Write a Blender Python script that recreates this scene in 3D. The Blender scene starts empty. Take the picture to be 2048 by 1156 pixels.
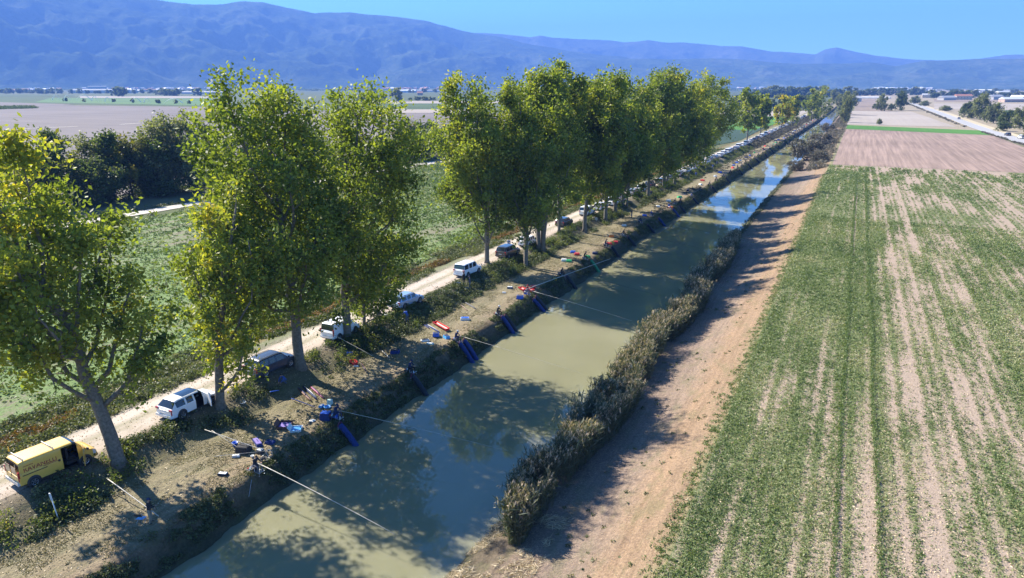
import bpy, math, random
import numpy as np
from mathutils import Vector, Matrix, Euler

scene = bpy.context.scene
COL = scene.collection
R = math.radians

# ------------------------------------------------------------------ camera, sky, sun, exposure
CAM_H = 25.0
FPX, HZ, VX = 1400.0, 170.0, 1724.0            # focal length in px of a 2048 px wide frame, horizon row, canal direction column
PITCH = math.atan((578 - HZ) / FPX)
YAW = math.atan((VX - 1024) / math.hypot(FPX, 578 - HZ))
cd = bpy.data.cameras.new('camera'); cam = bpy.data.objects.new('camera', cd); COL.objects.link(cam)
cam.location = (0, 0, CAM_H)
cam.rotation_euler = (math.pi / 2 - PITCH, 0, YAW)
cd.sensor_width = 36; cd.lens = FPX / 2048 * 36; cd.clip_start = 0.5; cd.clip_end = 60000
scene.camera = cam

SUN_EL = R(39.5); SUN_TRAVEL = R(-11)            # the light travels towards +X, a little to -Y
world = bpy.data.worlds.new('World'); scene.world = world; world.use_nodes = True
wn = world.node_tree
sky = wn.nodes.new('ShaderNodeTexSky'); sky.sky_type = 'NISHITA'; sky.sun_disc = False
sky.sun_elevation = SUN_EL; sky.sun_rotation = R(-79)
sky.altitude = 600; sky.air_density = 1.0; sky.dust_density = 0.0; sky.ozone_density = 8.0
gain = wn.nodes.new('ShaderNodeMix'); gain.data_type = 'RGBA'; gain.blend_type = 'MULTIPLY'; gain.inputs[0].default_value = 1.0
gain.inputs[7].default_value = (.66, .98, 1.08, 1)          # white balance of the sky
wn.links.new(sky.outputs[0], gain.inputs[6]); wn.links.new(gain.outputs[2], wn.nodes['Background'].inputs[0])
wn.nodes['Background'].inputs[1].default_value = 0.078
sd = bpy.data.lights.new('sun', 'SUN'); so = bpy.data.objects.new('sun', sd); COL.objects.link(so)
sd.energy = 5.0; sd.angle = R(0.6); sd.color = (1.0, 0.93, 0.82)
so.rotation_euler = Vector((math.cos(SUN_TRAVEL) * math.cos(SUN_EL), math.sin(SUN_TRAVEL) * math.cos(SUN_EL), -math.sin(SUN_EL))).to_track_quat('-Z', 'Y').to_euler()
so.location = (-60, 10, 60)
scene.view_settings.view_transform = 'Standard'
scene.view_settings.look = 'None'
scene.view_settings.exposure = 1.58
scene.view_settings.gamma = 1.0

# ------------------------------------------------------------------ pixel <-> ground helpers
def ray(x, y):
    cx, cy, cz = x - 1024, 578 - y, FPX
    fw = cz * math.cos(PITCH) + cy * math.sin(PITCH); up = cy * math.cos(PITCH) - cz * math.sin(PITCH)
    return np.array([-math.sin(YAW) * fw + math.cos(YAW) * cx, math.cos(YAW) * fw + math.sin(YAW) * cx, up])
def at(x, y, z=0.0):
    d = ray(x, y); t = (z - CAM_H) / d[2]
    return (float(d[0] * t), float(d[1] * t))
def proj(X, Y, Z):
    X = np.asarray(X, float); Y = np.asarray(Y, float); Z = np.asarray(Z, float) - CAM_H
    F = -math.sin(YAW) * X + math.cos(YAW) * Y; Rr = math.cos(YAW) * X + math.sin(YAW) * Y
    cz = F * math.cos(PITCH) - Z * math.sin(PITCH); cy = Z * math.cos(PITCH) + F * math.sin(PITCH)
    cz = np.where(cz > .1, cz, .1)
    return 1024 + FPX * Rr / cz, 578 - FPX * cy / cz

# ------------------------------------------------------------------ numpy noise
def _hash(ix, iy, s):
    n = (ix.astype(np.int64) * 374761393 + iy.astype(np.int64) * 668265263 + s * 2147483647) & 0xffffffff
    n = ((n ^ (n >> 13)) * 1274126177) & 0xffffffff
    return ((n ^ (n >> 16)) & 0xffff) / 65535.0
def vnoise(x, y, s=0):
    x = np.asarray(x, float); y = np.asarray(y, float)
    ix = np.floor(x); iy = np.floor(y); fx = x - ix; fy = y - iy
    fx = fx * fx * (3 - 2 * fx); fy = fy * fy * (3 - 2 * fy)
    a = _hash(ix, iy, s); b = _hash(ix + 1, iy, s); c = _hash(ix, iy + 1, s); d = _hash(ix + 1, iy + 1, s)
    return (a * (1 - fx) + b * fx) * (1 - fy) + (c * (1 - fx) + d * fx) * fy
def fbm(x, y, o=4, s=0):
    r = 0; a = .5; t = 0
    for i in range(o):
        r = r + a * vnoise(np.asarray(x) * 2 ** i, np.asarray(y) * 2 ** i, s + i * 17); t += a; a *= .5
    return r / t

# ------------------------------------------------------------------ object helpers
def tag(o, label=None, cat=None, group=None, kind=None):
    if label: o['label'] = label
    if cat: o['category'] = cat
    if group: o['group'] = group
    if kind: o['kind'] = kind
    return o
def empty(name, loc, rz=0.0, label=None, cat=None, group=None):
    o = bpy.data.objects.new(name, None); COL.objects.link(o)
    o.location = loc; o.rotation_euler = (0, 0, rz); o.empty_display_size = .3
    return tag(o, label, cat, group)
KIDS = {}
def link(o, parent=None):
    COL.objects.link(o)
    if parent is not None:
        o.parent = parent; KIDS.setdefault(parent.name, []).append(o)
    return o
def copy_tree(o, parent=None):
    c = o.copy(); link(c, parent)
    for ch in list(KIDS.get(o.name, [])): copy_tree(ch, c)
    return c
def np_mesh(name, v, f, mats, parent=None, mi=None, smooth=False, attrs=None):
    """v (N,3), f (M,k) one face size k"""
    v = np.asarray(v, np.float32); f = np.asarray(f, np.int32)
    me = bpy.data.meshes.new(name)
    me.vertices.add(len(v)); me.vertices.foreach_set('co', v.ravel())
    k = f.shape[1]
    me.loops.add(f.size); me.loops.foreach_set('vertex_index', f.ravel())
    me.polygons.add(len(f)); me.polygons.foreach_set('loop_start', np.arange(0, f.size, k, dtype=np.int32))
    me.polygons.foreach_set('use_smooth', np.full(len(f), bool(smooth)))
    for m in (mats if isinstance(mats, (list, tuple)) else [mats]): me.materials.append(m)
    if mi is not None: me.polygons.foreach_set('material_index', np.asarray(mi, np.int32))
    for an, av in (attrs or {}).items():
        a = me.attributes.new(an, 'FLOAT', 'POINT'); a.data.foreach_set('value', np.asarray(av, np.float32))
    me.update(calc_edges=True)
    o = bpy.data.objects.new(name, me)
    return link(o, parent)
class MB:
    """collects boxes, tubes and sheets and links them as one mesh object"""
    def __init__(s): s.v = []; s.f = []; s.m = []; s.sm = []
    def add(s, v, f, m=0, smooth=False):
        b = len(s.v); s.v += [tuple(p) for p in v]
        for q in f: s.f.append(tuple(i + b for i in q)); s.m.append(m); s.sm.append(smooth)
        return s
    def box(s, c, d, rz=0, m=0, rx=0, ry=0, taper=1.0):
        M = Euler((rx, ry, rz)).to_matrix(); v = []
        for z in (-1, 1):
            t = taper if z > 0 else 1
            for x, y in ((-1, -1), (1, -1), (1, 1), (-1, 1)):
                p = M @ Vector((x * d[0] / 2 * t, y * d[1] / 2 * t, z * d[2] / 2)); v.append((p.x + c[0], p.y + c[1], p.z + c[2]))
        return s.add(v, [(3, 2, 1, 0), (4, 5, 6, 7), (0, 1, 5, 4), (1, 2, 6, 5), (2, 3, 7, 6), (3, 0, 4, 7)], m)
    def tube(s, pts, rad, n=6, m=0, caps=True, smooth=True):
        pts = [Vector(p) for p in pts]
        if not isinstance(rad, (list, tuple)): rad = [rad] * len(pts)
        v = []; f = []; up = None
        for i, p in enumerate(pts):
            t = (pts[min(i + 1, len(pts) - 1)] - pts[max(i - 1, 0)]).normalized()
            if up is None:
                up = t.orthogonal().normalized()
            u = (up - t * up.dot(t)); u = u.normalized() if u.length > 1e-5 else t.orthogonal().normalized(); up = u
            w = t.cross(u)
            for k in range(n):
                a = 2 * math.pi * k / n
                v.append(p + (u * math.cos(a) + w * math.sin(a)) * rad[i])
        for i in range(len(pts) - 1):
            for k in range(n):
                a = i * n + k; b = i * n + (k + 1) % n
                f.append((a, b, b + n, a + n))
        s.add(v, f, m, smooth)
        if caps:
            b = len(s.v) - len(v)
            s.f.append(tuple(b + k for k in range(n - 1, -1, -1))); s.m.append(m); s.sm.append(False)
            e = b + (len(pts) - 1) * n
            s.f.append(tuple(e + k for k in range(n))); s.m.append(m); s.sm.append(False)
        return s
    def torus(s, c, r, t, n=14, k=5, m=0, axis='Z', a0=0, a1=2 * math.pi, sy=1.0):
        pts = []
        for i in range(n + 1):
            a = a0 + (a1 - a0) * i / n; x, y = math.cos(a) * r, math.sin(a) * r * sy
            pts.append({'Z': (c[0] + x, c[1] + y, c[2]), 'Y': (c[0] + x, c[1], c[2] + y), 'X': (c[0], c[1] + x, c[2] + y)}[axis])
        return s.tube(pts, t, k, m, caps=False)
    def lathe(s, c, prof, n=12, m=0, axis='Z', smooth=True):
        v = []; f = []
        for r_, h in prof:
            for k in range(n):
                a = 2 * math.pi * k / n; x, y = r_ * math.cos(a), r_ * math.sin(a)
                v.append({'Z': (c[0] + x, c[1] + y, c[2] + h), 'X': (c[0] + h, c[1] + x, c[2] + y), 'Y': (c[0] + x, c[1] + h, c[2] + y)}[axis])
        for i in range(len(prof) - 1):
            for k in range(n):
                a = i * n + k; b = i * n + (k + 1) % n; f.append((a, b, b + n, a + n))
        return s.add(v, f, m, smooth)
    def build(s, name, mats, parent=None):
        me = bpy.data.meshes.new(name); me.from_pydata(s.v, [], s.f)
        for m in (mats if isinstance(mats, (list, tuple)) else [mats]): me.materials.append(m)
        me.polygons.foreach_set('material_index', s.m); me.polygons.foreach_set('use_smooth', s.sm); me.update()
        return link(bpy.data.objects.new(name, me), parent)
def thing1(name, mb, mats, loc, rz, label, cat, group=None):
    o = mb.build(name, mats); o.location = loc; o.rotation_euler = (0, 0, rz)
    return tag(o, label, cat, group)

# ------------------------------------------------------------------ materials
def newmat(name):
    m = bpy.data.materials.new(name); m.use_nodes = True
    nt = m.node_tree; return m, nt, nt.nodes['Principled BSDF']
def N(nt, t, **kw):
    n = nt.nodes.new(t)
    for k, v in kw.items(): setattr(n, k, v)
    return n
def noise_node(nt, scale, detail=4, rough=.6, vec=None, dist=0):
    n = N(nt, 'ShaderNodeTexNoise'); n.inputs['Scale'].default_value = scale; n.inputs['Detail'].default_value = detail
    n.inputs['Roughness'].default_value = rough; n.inputs['Distortion'].default_value = dist
    if vec is not None: nt.links.new(vec, n.inputs['Vector'])
    return n.outputs['Fac']
def ramp(nt, fac, stops):
    r = N(nt, 'ShaderNodeValToRGB'); e = r.color_ramp.elements
    while len(e) < len(stops): e.new(.5)
    for el, (p, c) in zip(e, stops): el.position = p; el.color = (*c, 1) if len(c) == 3 else c
    nt.links.new(fac, r.inputs[0]); return r.outputs[0]
def mixc(nt, fac, a, b, mode='MIX'):
    m = N(nt, 'ShaderNodeMix', data_type='RGBA', blend_type=mode)
    for sock, val in ((m.inputs[0], fac), (m.inputs[6], a), (m.inputs[7], b)):
        if isinstance(val, (int, float)): sock.default_value = val
        elif isinstance(val, tuple): sock.default_value = (*val, 1)
        else: nt.links.new(val, sock)
    return m.outputs[2]
def math_n(nt, op, a, b=None, clamp=False):
    m = N(nt, 'ShaderNodeMath', operation=op, use_clamp=clamp)
    for sock, val in ((m.inputs[0], a), (m.inputs[1], b)):
        if val is None: continue
        if isinstance(val, (int, float)): sock.default_value = val
        else: nt.links.new(val, sock)
    return m.outputs[0]
def coords(nt, scale=(1, 1, 1), kind='Object'):
    tc = N(nt, 'ShaderNodeTexCoord'); mp = N(nt, 'ShaderNodeMapping'); mp.inputs['Scale'].default_value = scale
    nt.links.new(tc.outputs[kind], mp.inputs[0]); return mp.outputs[0]
def bump(nt, b, h, strength=.5, dist=.1):
    n = N(nt, 'ShaderNodeBump'); n.inputs['Strength'].default_value = strength; n.inputs['Distance'].default_value = dist
    nt.links.new(h, n.inputs['Height']); nt.links.new(n.outputs[0], b.inputs['Normal'])
MATS = {}
def pm(name, c1, c2=None, scale=3.0, rough=.7, metal=0, coat=0, spec=.5, bmp=0):
    """small procedural material: two tones mixed by noise, optional bump"""
    if name in MATS: return MATS[name]
    m, nt, b = newmat(name)
    c2 = c2 or tuple(x * .82 for x in c1)
    v = coords(nt); n = noise_node(nt, scale, 4, .6, v)
    nt.links.new(ramp(nt, n, [(.3, c2), (.65, c1)]), b.inputs['Base Color'])
    b.inputs['Roughness'].default_value = rough; b.inputs['Metallic'].default_value = metal
    b.inputs['Coat Weight'].default_value = coat; b.inputs['Coat Roughness'].default_value = .08
    b.inputs['Specular IOR Level'].default_value = spec
    if bmp: bump(nt, b, noise_node(nt, scale * 4, 3, .6, v), bmp, .02)
    MATS[name] = m; return m
def leafmat(name, stops, transl=.35, rough=.55, spec=.3):
    if name in MATS: return MATS[name]
    m, nt, b = newmat(name)
    a = N(nt, 'ShaderNodeAttribute', attribute_name='tint')
    col = ramp(nt, a.outputs['Fac'], stops)
    nt.links.new(col, b.inputs['Base Color']); b.inputs['Roughness'].default_value = rough; b.inputs['Specular IOR Level'].default_value = spec
    t = N(nt, 'ShaderNodeBsdfTranslucent'); nt.links.new(mixc(nt, 1.0, col, (1.5, 1.55, .6), 'MULTIPLY'), t.inputs[0])
    mx = N(nt, 'ShaderNodeMixShader'); mx.inputs[0].default_value = transl
    nt.links.new(b.outputs[0], mx.inputs[1]); nt.links.new(t.outputs[0], mx.inputs[2])
    nt.links.new(mx.outputs[0], nt.nodes['Material Output'].inputs[0])
    MATS[name] = m; return m

M_poplar = leafmat('poplar_leaf', [(0, (.055, .082, .018)), (.3, (.118, .155, .028)), (.55, (.20, .238, .038)), (.8, (.31, .31, .045)), (1, (.54, .41, .04))], .46)
M_oak = leafmat('dark_leaf', [(0, (.04, .06, .022)), (.5, (.085, .115, .036)), (.85, (.14, .16, .05)), (1, (.30, .25, .06))], .42)
M_yellowing = leafmat('yellowing_leaf', [(0, (.07, .085, .015)), (.5, (.14, .14, .02)), (1, (.33, .24, .03))], .35)
M_grey = leafmat('grey_leaf', [(0, (.09, .105, .05)), (.6, (.19, .205, .095)), (1, (.32, .29, .14))], .42)
M_weed = leafmat('weed_leaf', [(0, (.045, .06, .025)), (.4, (.095, .115, .048)), (.75, (.155, .17, .08)), (1, (.30, .235, .13))], .25)
M_crop = leafmat('crop_leaf', [(0, (.075, .115, .038)), (.5, (.15, .20, .068)), (.8, (.25, .27, .13)), (1, (.46, .39, .28))], .25)
M_reed = leafmat('reed_leaf', [(0, (.055, .068, .038)), (.4, (.125, .138, .080)), (.7, (.23, .205, .14)), (.85, (.36, .28, .22)), (1, (.50, .40, .32))], .22)
M_straw = leafmat('straw', [(0, (.20, .14, .08)), (.5, (.38, .29, .17)), (1, (.60, .50, .34))], .1)
M_rust = leafmat('rust_weed', [(0, (.10, .06, .02)), (.5, (.20, .11, .035)), (1, (.30, .19, .06))], .2)
M_scrub = leafmat('scrub_twigs', [(0, (.07, .062, .045)), (.5, (.14, .125, .09)), (1, (.24, .21, .155))], .15)
M_dry = leafmat('dry_grass', [(0, (.11, .10, .045)), (.5, (.21, .18, .09)), (1, (.36, .30, .17))], .15)
M_bark = pm('bark', (.20, .175, .14), (.085, .075, .06), 6, .9, bmp=.6)
M_darkbark = pm('dark_bark', (.09, .075, .06), (.045, .04, .032), 6, .9, bmp=.5)

# ------------------------------------------------------------------ terrain
PX = [-12000, -60, -56, -53.5, -51.2, -50, -47.8, -45.5, -44.2, -42.9, -41.9, -40, -36.2, -35.4, -34.7, -34.0, -33.2, -31, -21, -18.6, -17.6, -15.0, -12.2, -9.5, -7.4, -6.2, -5, 12000]
PZ = [-.6, -.6, -.62, -.55, -.1, -.02, .03, .0, -.18, -.75, -1.15, -1.2, -1.28, -1.45, -2.2, -2.95, -3.5, -4.2, -4.2, -3.1, -2.55, -2.15, -1.75, -1.0, -.35, .03, 0, 0]
SY = [-500, 130, 200, 300, 400, 600, 900]; SV = [0, 0, 1.5, 3.0, 4.5, 7.0, 9.0]
def shift(y): return np.interp(y, SY, SV)
def swt(x): return np.interp(x, [-60, -52, -30, -18], [0, 1, 1, 0])
def warp(u, y):                      # profile coordinate -> world x
    return u + shift(y) * swt(u)
def edge_n(u, y):                    # ragged edges inside the corridor
    w = np.interp(u, [-56, -52, -7, -5.5], [0, 1, 1, 0])
    return w * ((fbm(y * .23, u * .15, 3, 5) - .5) * 1.5 + (fbm(y * 1.3, u * .4, 2, 9) - .5) * .5)
def zf(x, y):
    x = np.asarray(x, float); y = np.asarray(y, float)
    u = x - shift(y) * swt(x - shift(y) * .7)
    en = edge_n(u, y) * .55
    z = np.interp(u + en, PX, PZ)
    fade = np.interp(y, [1150, 1300], [1, 0]); z = z * fade
    w = np.interp(u, [-57, -54, -51, -49.8, -45.8, -44.8, -41.5, -36, -34, -33, -18.5, -17, -8, -6], [0, 1, .6, .12, .12, 1, .6, .45, 1, .2, .2, .8, .45, 0])
    z = z + fade * w * ((fbm(x * .9, y * .9, 4, 31) - .5) * .42 + (fbm(x * .22, y * .12, 2, 77) - .5) * .3)
    return z
def zs(x, y): return float(zf(x, y))
def lines(segs):
    out = []
    for a, b, st in segs: out += list(np.arange(a, b - 1e-6, st))
    out.append(segs[-1][1]); return np.array(out)
ux = np.concatenate([-np.geomspace(14000, 75, 26), lines([(-60, -57, 1), (-57, -50, .5), (-50, -45.6, .55), (-45.6, -41, .3), (-41, -36, .5), (-36, -32.6, .2), (-32.6, -19, 2), (-19, -14.5, .35), (-14.5, -5, .5)]), np.geomspace(8, 14000, 26)])
ux[26 + 0] = -60
gy = [-600, -100, 0, 8]; yy = 12.0
while yy < 1300:
    gy.append(yy); yy += max(.32, (yy - 20) * .006 + .1)
gy = np.array(gy + list(np.geomspace(1330, 16000, 22)))

def ground_col():
    m, nt, b = newmat('ground_soil_and_grass')
    g = N(nt, 'ShaderNodeNewGeometry'); sp = N(nt, 'ShaderNodeSeparateXYZ')
    a = N(nt, 'ShaderNodeAttribute', attribute_name='u')
    v = coords(nt)
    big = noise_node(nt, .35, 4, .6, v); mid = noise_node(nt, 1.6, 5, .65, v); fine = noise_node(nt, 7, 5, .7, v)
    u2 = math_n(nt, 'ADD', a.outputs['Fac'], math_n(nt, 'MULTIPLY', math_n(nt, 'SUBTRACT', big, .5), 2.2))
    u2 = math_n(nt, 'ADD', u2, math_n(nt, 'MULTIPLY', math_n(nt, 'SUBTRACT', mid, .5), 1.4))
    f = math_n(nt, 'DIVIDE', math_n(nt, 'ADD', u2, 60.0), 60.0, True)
    def P(u): return (u + 60) / 60
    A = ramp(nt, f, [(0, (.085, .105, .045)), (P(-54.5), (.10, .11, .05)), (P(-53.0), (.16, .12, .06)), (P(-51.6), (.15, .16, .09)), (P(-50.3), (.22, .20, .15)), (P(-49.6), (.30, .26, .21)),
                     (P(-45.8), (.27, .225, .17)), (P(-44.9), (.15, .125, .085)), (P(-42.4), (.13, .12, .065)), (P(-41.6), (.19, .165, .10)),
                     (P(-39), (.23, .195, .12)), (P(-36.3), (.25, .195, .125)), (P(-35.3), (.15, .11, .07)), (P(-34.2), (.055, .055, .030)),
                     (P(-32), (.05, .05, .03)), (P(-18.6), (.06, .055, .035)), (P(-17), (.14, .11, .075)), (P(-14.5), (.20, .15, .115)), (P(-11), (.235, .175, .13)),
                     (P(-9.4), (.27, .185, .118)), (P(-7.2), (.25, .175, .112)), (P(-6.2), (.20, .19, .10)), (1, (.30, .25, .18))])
    d = ramp(nt, fine, [(.28, (.50, .50, .50)), (.5, (.92, .92, .92)), (.72, (1.4, 1.38, 1.34))])
    c = mixc(nt, .8, A, mixc(nt, 1.0, A, d, 'MULTIPLY'))
    ru = noise_node(nt, 1.0, 4, .65, coords(nt, (2.6, .10, 1)))
    c = mixc(nt, .55, c, mixc(nt, 1, c, ramp(nt, ru, [(.3, (.62, .60, .58)), (.5, (1, 1, 1)), (.7, (1.3, 1.28, 1.25))]), 'MULTIPLY'))
    gr = math_n(nt, 'MULTIPLY', ramp(nt, noise_node(nt, .9, 5, .7, coords(nt, (1, .45, 1))), [(.5, (0, 0, 0)), (.62, (1, 1, 1))]), .55)
    c = mixc(nt, gr, c, mixc(nt, .55, A, (.085, .105, .04)))
    vo = N(nt, 'ShaderNodeTexVoronoi'); vo.inputs['Scale'].default_value = 3.2; nt.links.new(v, vo.inputs['Vector'])
    c = mixc(nt, .35, c, mixc(nt, 1, c, ramp(nt, vo.outputs['Distance'], [(0, (.55, .55, .55)), (.5, (1.15, 1.15, 1.15))]), 'MULTIPLY'))
    nt.links.new(c, b.inputs['Base Color']); b.inputs['Roughness'].default_value = .95; b.inputs['Specular IOR Level'].default_value = .15
    bump(nt, b, math_n(nt, 'ADD', fine, math_n(nt, 'MULTIPLY', mid, 2.0)), .9, .09)
    return m
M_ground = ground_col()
def road_mat():
    m, nt, b = newmat('dirt_road_surface')
    a = N(nt, 'ShaderNodeAttribute', attribute_name='u')
    v = coords(nt, (1, .35, 1)); mid = noise_node(nt, 1.1, 5, .65, v); fine = noise_node(nt, 9, 5, .7, coords(nt))
    u2 = math_n(nt, 'ADD', a.outputs['Fac'], math_n(nt, 'MULTIPLY', math_n(nt, 'SUBTRACT', mid, .5), 1.2))
    f = math_n(nt, 'DIVIDE', math_n(nt, 'ADD', u2, 51.0), 6.0, True)
    A = ramp(nt, f, [(0, (.20, .19, .13)), (.12, (.27, .24, .19)), (.25, (.43, .37, .315)), (.38, (.45, .385, .33)), (.52, (.27, .245, .175)), (.66, (.44, .375, .315)), (.8, (.42, .35, .29)), (.93, (.30, .25, .19)), (1, (.22, .18, .13))])
    c = mixc(nt, .7, A, mixc(nt, 1.0, A, ramp(nt, fine, [(.3, (.7, .7, .7)), (.7, (1.25, 1.24, 1.22))]), 'MULTIPLY'))
    c = mixc(nt, ramp(nt, noise_node(nt, .5, 5, .7, v), [(.52, (0, 0, 0)), (.68, (.6, .6, .6))]), c, (.22, .20, .13))
    nt.links.new(c, b.inputs['Base Color']); b.inputs['Roughness'].default_value = .95; b.inputs['Specular IOR Level'].default_value = .1
    bump(nt, b, fine, .5, .04)
    return m
M_road = road_mat()

def grid_obj(name, us, ys, mat, dz=0.0, kind='structure', attrs=None, zfun=None):
    U, Y = np.meshgrid(us, ys)
    X = warp(U, Y)
    Z = (zfun or zf)(X, Y) + dz
    v = np.stack([X, Y, Z], -1).reshape(-1, 3)
    nu = len(us); i = np.arange(len(ys) - 1)[:, None] * nu + np.arange(nu - 1)[None, :]
    f = np.stack([i, i + 1, i + nu + 1, i + nu], -1).reshape(-1, 4)
    at_ = {'u': U.ravel()}
    if attrs: at_.update(attrs(X.ravel(), Y.ravel()))
    o = np_mesh(name, v, f, mat, smooth=True, attrs=at_)
    return tag(o, kind=kind)
iroad0 = int(np.argmin(abs(ux + 50.0))); iroad1 = int(np.argmin(abs(ux + 45.6)))
# the ground is one sheet; the dirt road takes the strip of columns left open in it
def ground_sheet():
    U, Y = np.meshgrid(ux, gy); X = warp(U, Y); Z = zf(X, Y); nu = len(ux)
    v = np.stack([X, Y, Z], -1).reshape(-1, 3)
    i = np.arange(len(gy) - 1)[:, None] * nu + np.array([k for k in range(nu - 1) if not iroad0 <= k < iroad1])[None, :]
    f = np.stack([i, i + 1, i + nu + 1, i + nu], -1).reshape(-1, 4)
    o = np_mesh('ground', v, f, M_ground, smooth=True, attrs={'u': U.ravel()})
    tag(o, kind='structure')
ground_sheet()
grid_obj('dirt_road', ux[iroad0:iroad1 + 1], gy, M_road)

# water
def water_mat():
    m, nt, b = newmat('canal_water')
    v = coords(nt)
    c = ramp(nt, noise_node(nt, .09, 3, .5, v), [(.3, (.20, .195, .115)), (.7, (.25, .24, .15))])
    nt.links.new(c, b.inputs['Base Color'])
    b.inputs['Roughness'].default_value = .03; b.inputs['IOR'].default_value = 1.45; b.inputs['Specular IOR Level'].default_value = .5
    b.subsurface_method = 'RANDOM_WALK'; b.inputs['Subsurface Weight'].default_value = 1.0; b.inputs['Subsurface Scale'].default_value = 1.3; b.inputs['Subsurface Radius'].default_value = (1.0, .95, .6)
    w = noise_node(nt, 2.2, 3, .5, coords(nt, (1, .5, 1)))
    w2 = noise_node(nt, .12, 2, .5, coords(nt, (.5, 1, 1)))
    amp = ramp(nt, w2, [(.42, (.04, .04, .04)), (.62, (1, 1, 1))])
    h = math_n(nt, 'MULTIPLY', w, amp)
    bump(nt, b, h, .10, .02)
    return m
def water_body():
    yw = lines([(8, 300, 6), (300, 1180, 20)]); uu = np.array([-34.9, -30, -25, -21, -17.0]); nu = len(uu); ny = len(yw)
    U, Y = np.meshgrid(uu, yw); X = warp(U, Y)
    top = np.stack([X, Y, np.full(X.shape, -3.0)], -1).reshape(-1, 3); bot = top.copy(); bot[:, 2] = -5.5; n = nu * ny
    i = (np.arange(ny - 1)[:, None] * nu + np.arange(nu - 1)[None, :]).ravel()
    f = [np.stack([i, i + 1, i + nu + 1, i + nu], -1), np.stack([i + nu, i + nu + 1, i + 1, i], -1) + n]
    a = np.arange(nu - 1); f.append(np.stack([a, a + n, a + 1 + n, a + 1], -1)); b = a + (ny - 1) * nu; f.append(np.stack([b + 1, b + 1 + n, b + n, b], -1))
    c = np.arange(ny - 1) * nu; f.append(np.stack([c + nu, c + nu + n, c + n, c], -1)); d = c + nu - 1; f.append(np.stack([d, d + n, d + nu + n, d + nu], -1))
    tag(np_mesh('canal_water', np.concatenate([top, bot]), np.concatenate(f), water_mat()), kind='structure')
water_body()

# ------------------------------------------------------------------ fields: thin sheets on the plain
def veg_right(x, y):
    """plant cover 0..1 of the stubble field on the right"""
    n = fbm(x * .55, y * .045, 4, 11) * .65 + fbm(x * .25, y * .10, 4, 23) * .35
    left = np.interp(x, [-6, 2, 8, 14], [.34, .17, .0, -.02])
    near = np.interp(y, [25, 45, 75, 230, 245], [-.24, -.10, .08, .10, -.08])
    top = -.12 * np.interp(y, [170, 225, 250], [0, 1, 1]) * np.interp(x, [3, 12], [0, 1]) * (vnoise(x * 1.1, y * .03, 5) > .45)
    row = .10 * np.sin((x + .05) * 2 * math.pi / 1.9) + .16 * np.sin(x * 2 * math.pi / .95)
    band = -.24 * np.exp(-((x - 7.2) / .6) ** 2) - .14 * np.exp(-((x - 10.6) / .8) ** 2) - .22 * np.exp(-((x - 13.8 - (y - 100) * .0) / .7) ** 2) - .12 * np.exp(-((x - .6) / .5) ** 2)
    c = (n - .5) * 1.7 + .46 + left + near + row + band + top
    for t in (2.05, 4.05):
        c = c + .35 * np.exp(-((x - t - .45) / .22) ** 2) - .5 * np.exp(-((x - t) / .13) ** 2)
    return np.clip(c, 0, 1)
def veg_left(x, y):
    n = fbm(x * .5, y * .05, 4, 51) * .6 + fbm(x * .15, y * .15, 4, 63) * .4
    return np.clip((n - .5) * 2.2 + .74, 0, 1)
def field_mat(name, soil1, soil2, grn1, grn2, fine=6.0, lo=.38, hi=.62, stretch=(1, .6, 1)):
    m, nt, b = newmat(name)
    a = N(nt, 'ShaderNodeAttribute', attribute_name='veg')
    v = coords(nt, stretch); n = noise_node(nt, fine, 5, .75, v); n2 = noise_node(nt, fine * .25, 4, .6, v); n3 = noise_node(nt, fine * 2.3, 3, .7, v)
    f = math_n(nt, 'ADD', a.outputs['Fac'], math_n(nt, 'MULTIPLY', math_n(nt, 'SUBTRACT', n, .5), 1.7))
    f = ramp(nt, f, [(lo, (0, 0, 0)), (hi, (1, 1, 1))])
    s = ramp(nt, n3, [(.25, soil2), (.5, soil1), (.75, tuple(min(1, x * 1.3) for x in soil1))])
    g = mixc(nt, n2, grn1, grn2); g = mixc(nt, 1, g, ramp(nt, n3, [(.3, (.55, .55, .55)), (.7, (1.35, 1.35, 1.35))]), 'MULTIPLY')
    nt.links.new(mixc(nt, f, s, g), b.inputs['Base Color']); b.inputs['Roughness'].default_value = .95; b.inputs['Specular IOR Level'].default_value = .1
    bump(nt, b, n, .8, .08)
    return m
def patch(name, x0, x1, y0, y1, mat, z, nx=2, ny=2, attrs=None, slant=0.0, slant2=0.0, far_x1=None):
    xs = np.linspace(0, 1, nx); ys = np.linspace(0, 1, ny); A, B = np.meshgrid(xs, ys)
    Yb = y0 + (y1 - y0) * B
    e = (far_x1 if far_x1 is not None else x1)
    X = (x0 + slant * B) + A * ((x1 + (e - x1) * B) - (x0 + slant * B))
    Y = Yb + slant2 * A
    zz = np.full(X.shape, z)
    v = np.stack([X, Y, zz], -1).reshape(-1, 3)
    i = np.arange(ny - 1)[:, None] * nx + np.arange(nx - 1)[None, :]
    f = np.stack([i, i + 1, i + nx + 1, i + nx], -1).reshape(-1, 4)
    o = np_mesh(name, v, f, mat, attrs=attrs(X.ravel(), Y.ravel()) if attrs else None)
    return tag(o, kind='structure')
M_fr = field_mat('stubble_field', (.31, .24, .185), (.19, .15, .11), (.10, .125, .05), (.165, .18, .085), 5.0, .22, .70)
patch('stubble_field', -6.4, 66, 12, 252, M_fr, .05, 430, 260, attrs=lambda x, y: {'veg': veg_right(x, y)})
M_fl = field_mat('weedy_field', (.19, .165, .12), (.13, .11, .08), (.115, .175, .06), (.165, .225, .09), 3.0, .25, .6)
patch('weedy_field', -126, -56.5, -20, 560, M_fl, -.56, 120, 300, attrs=lambda x, y: {'veg': veg_left(x, y)})

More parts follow.
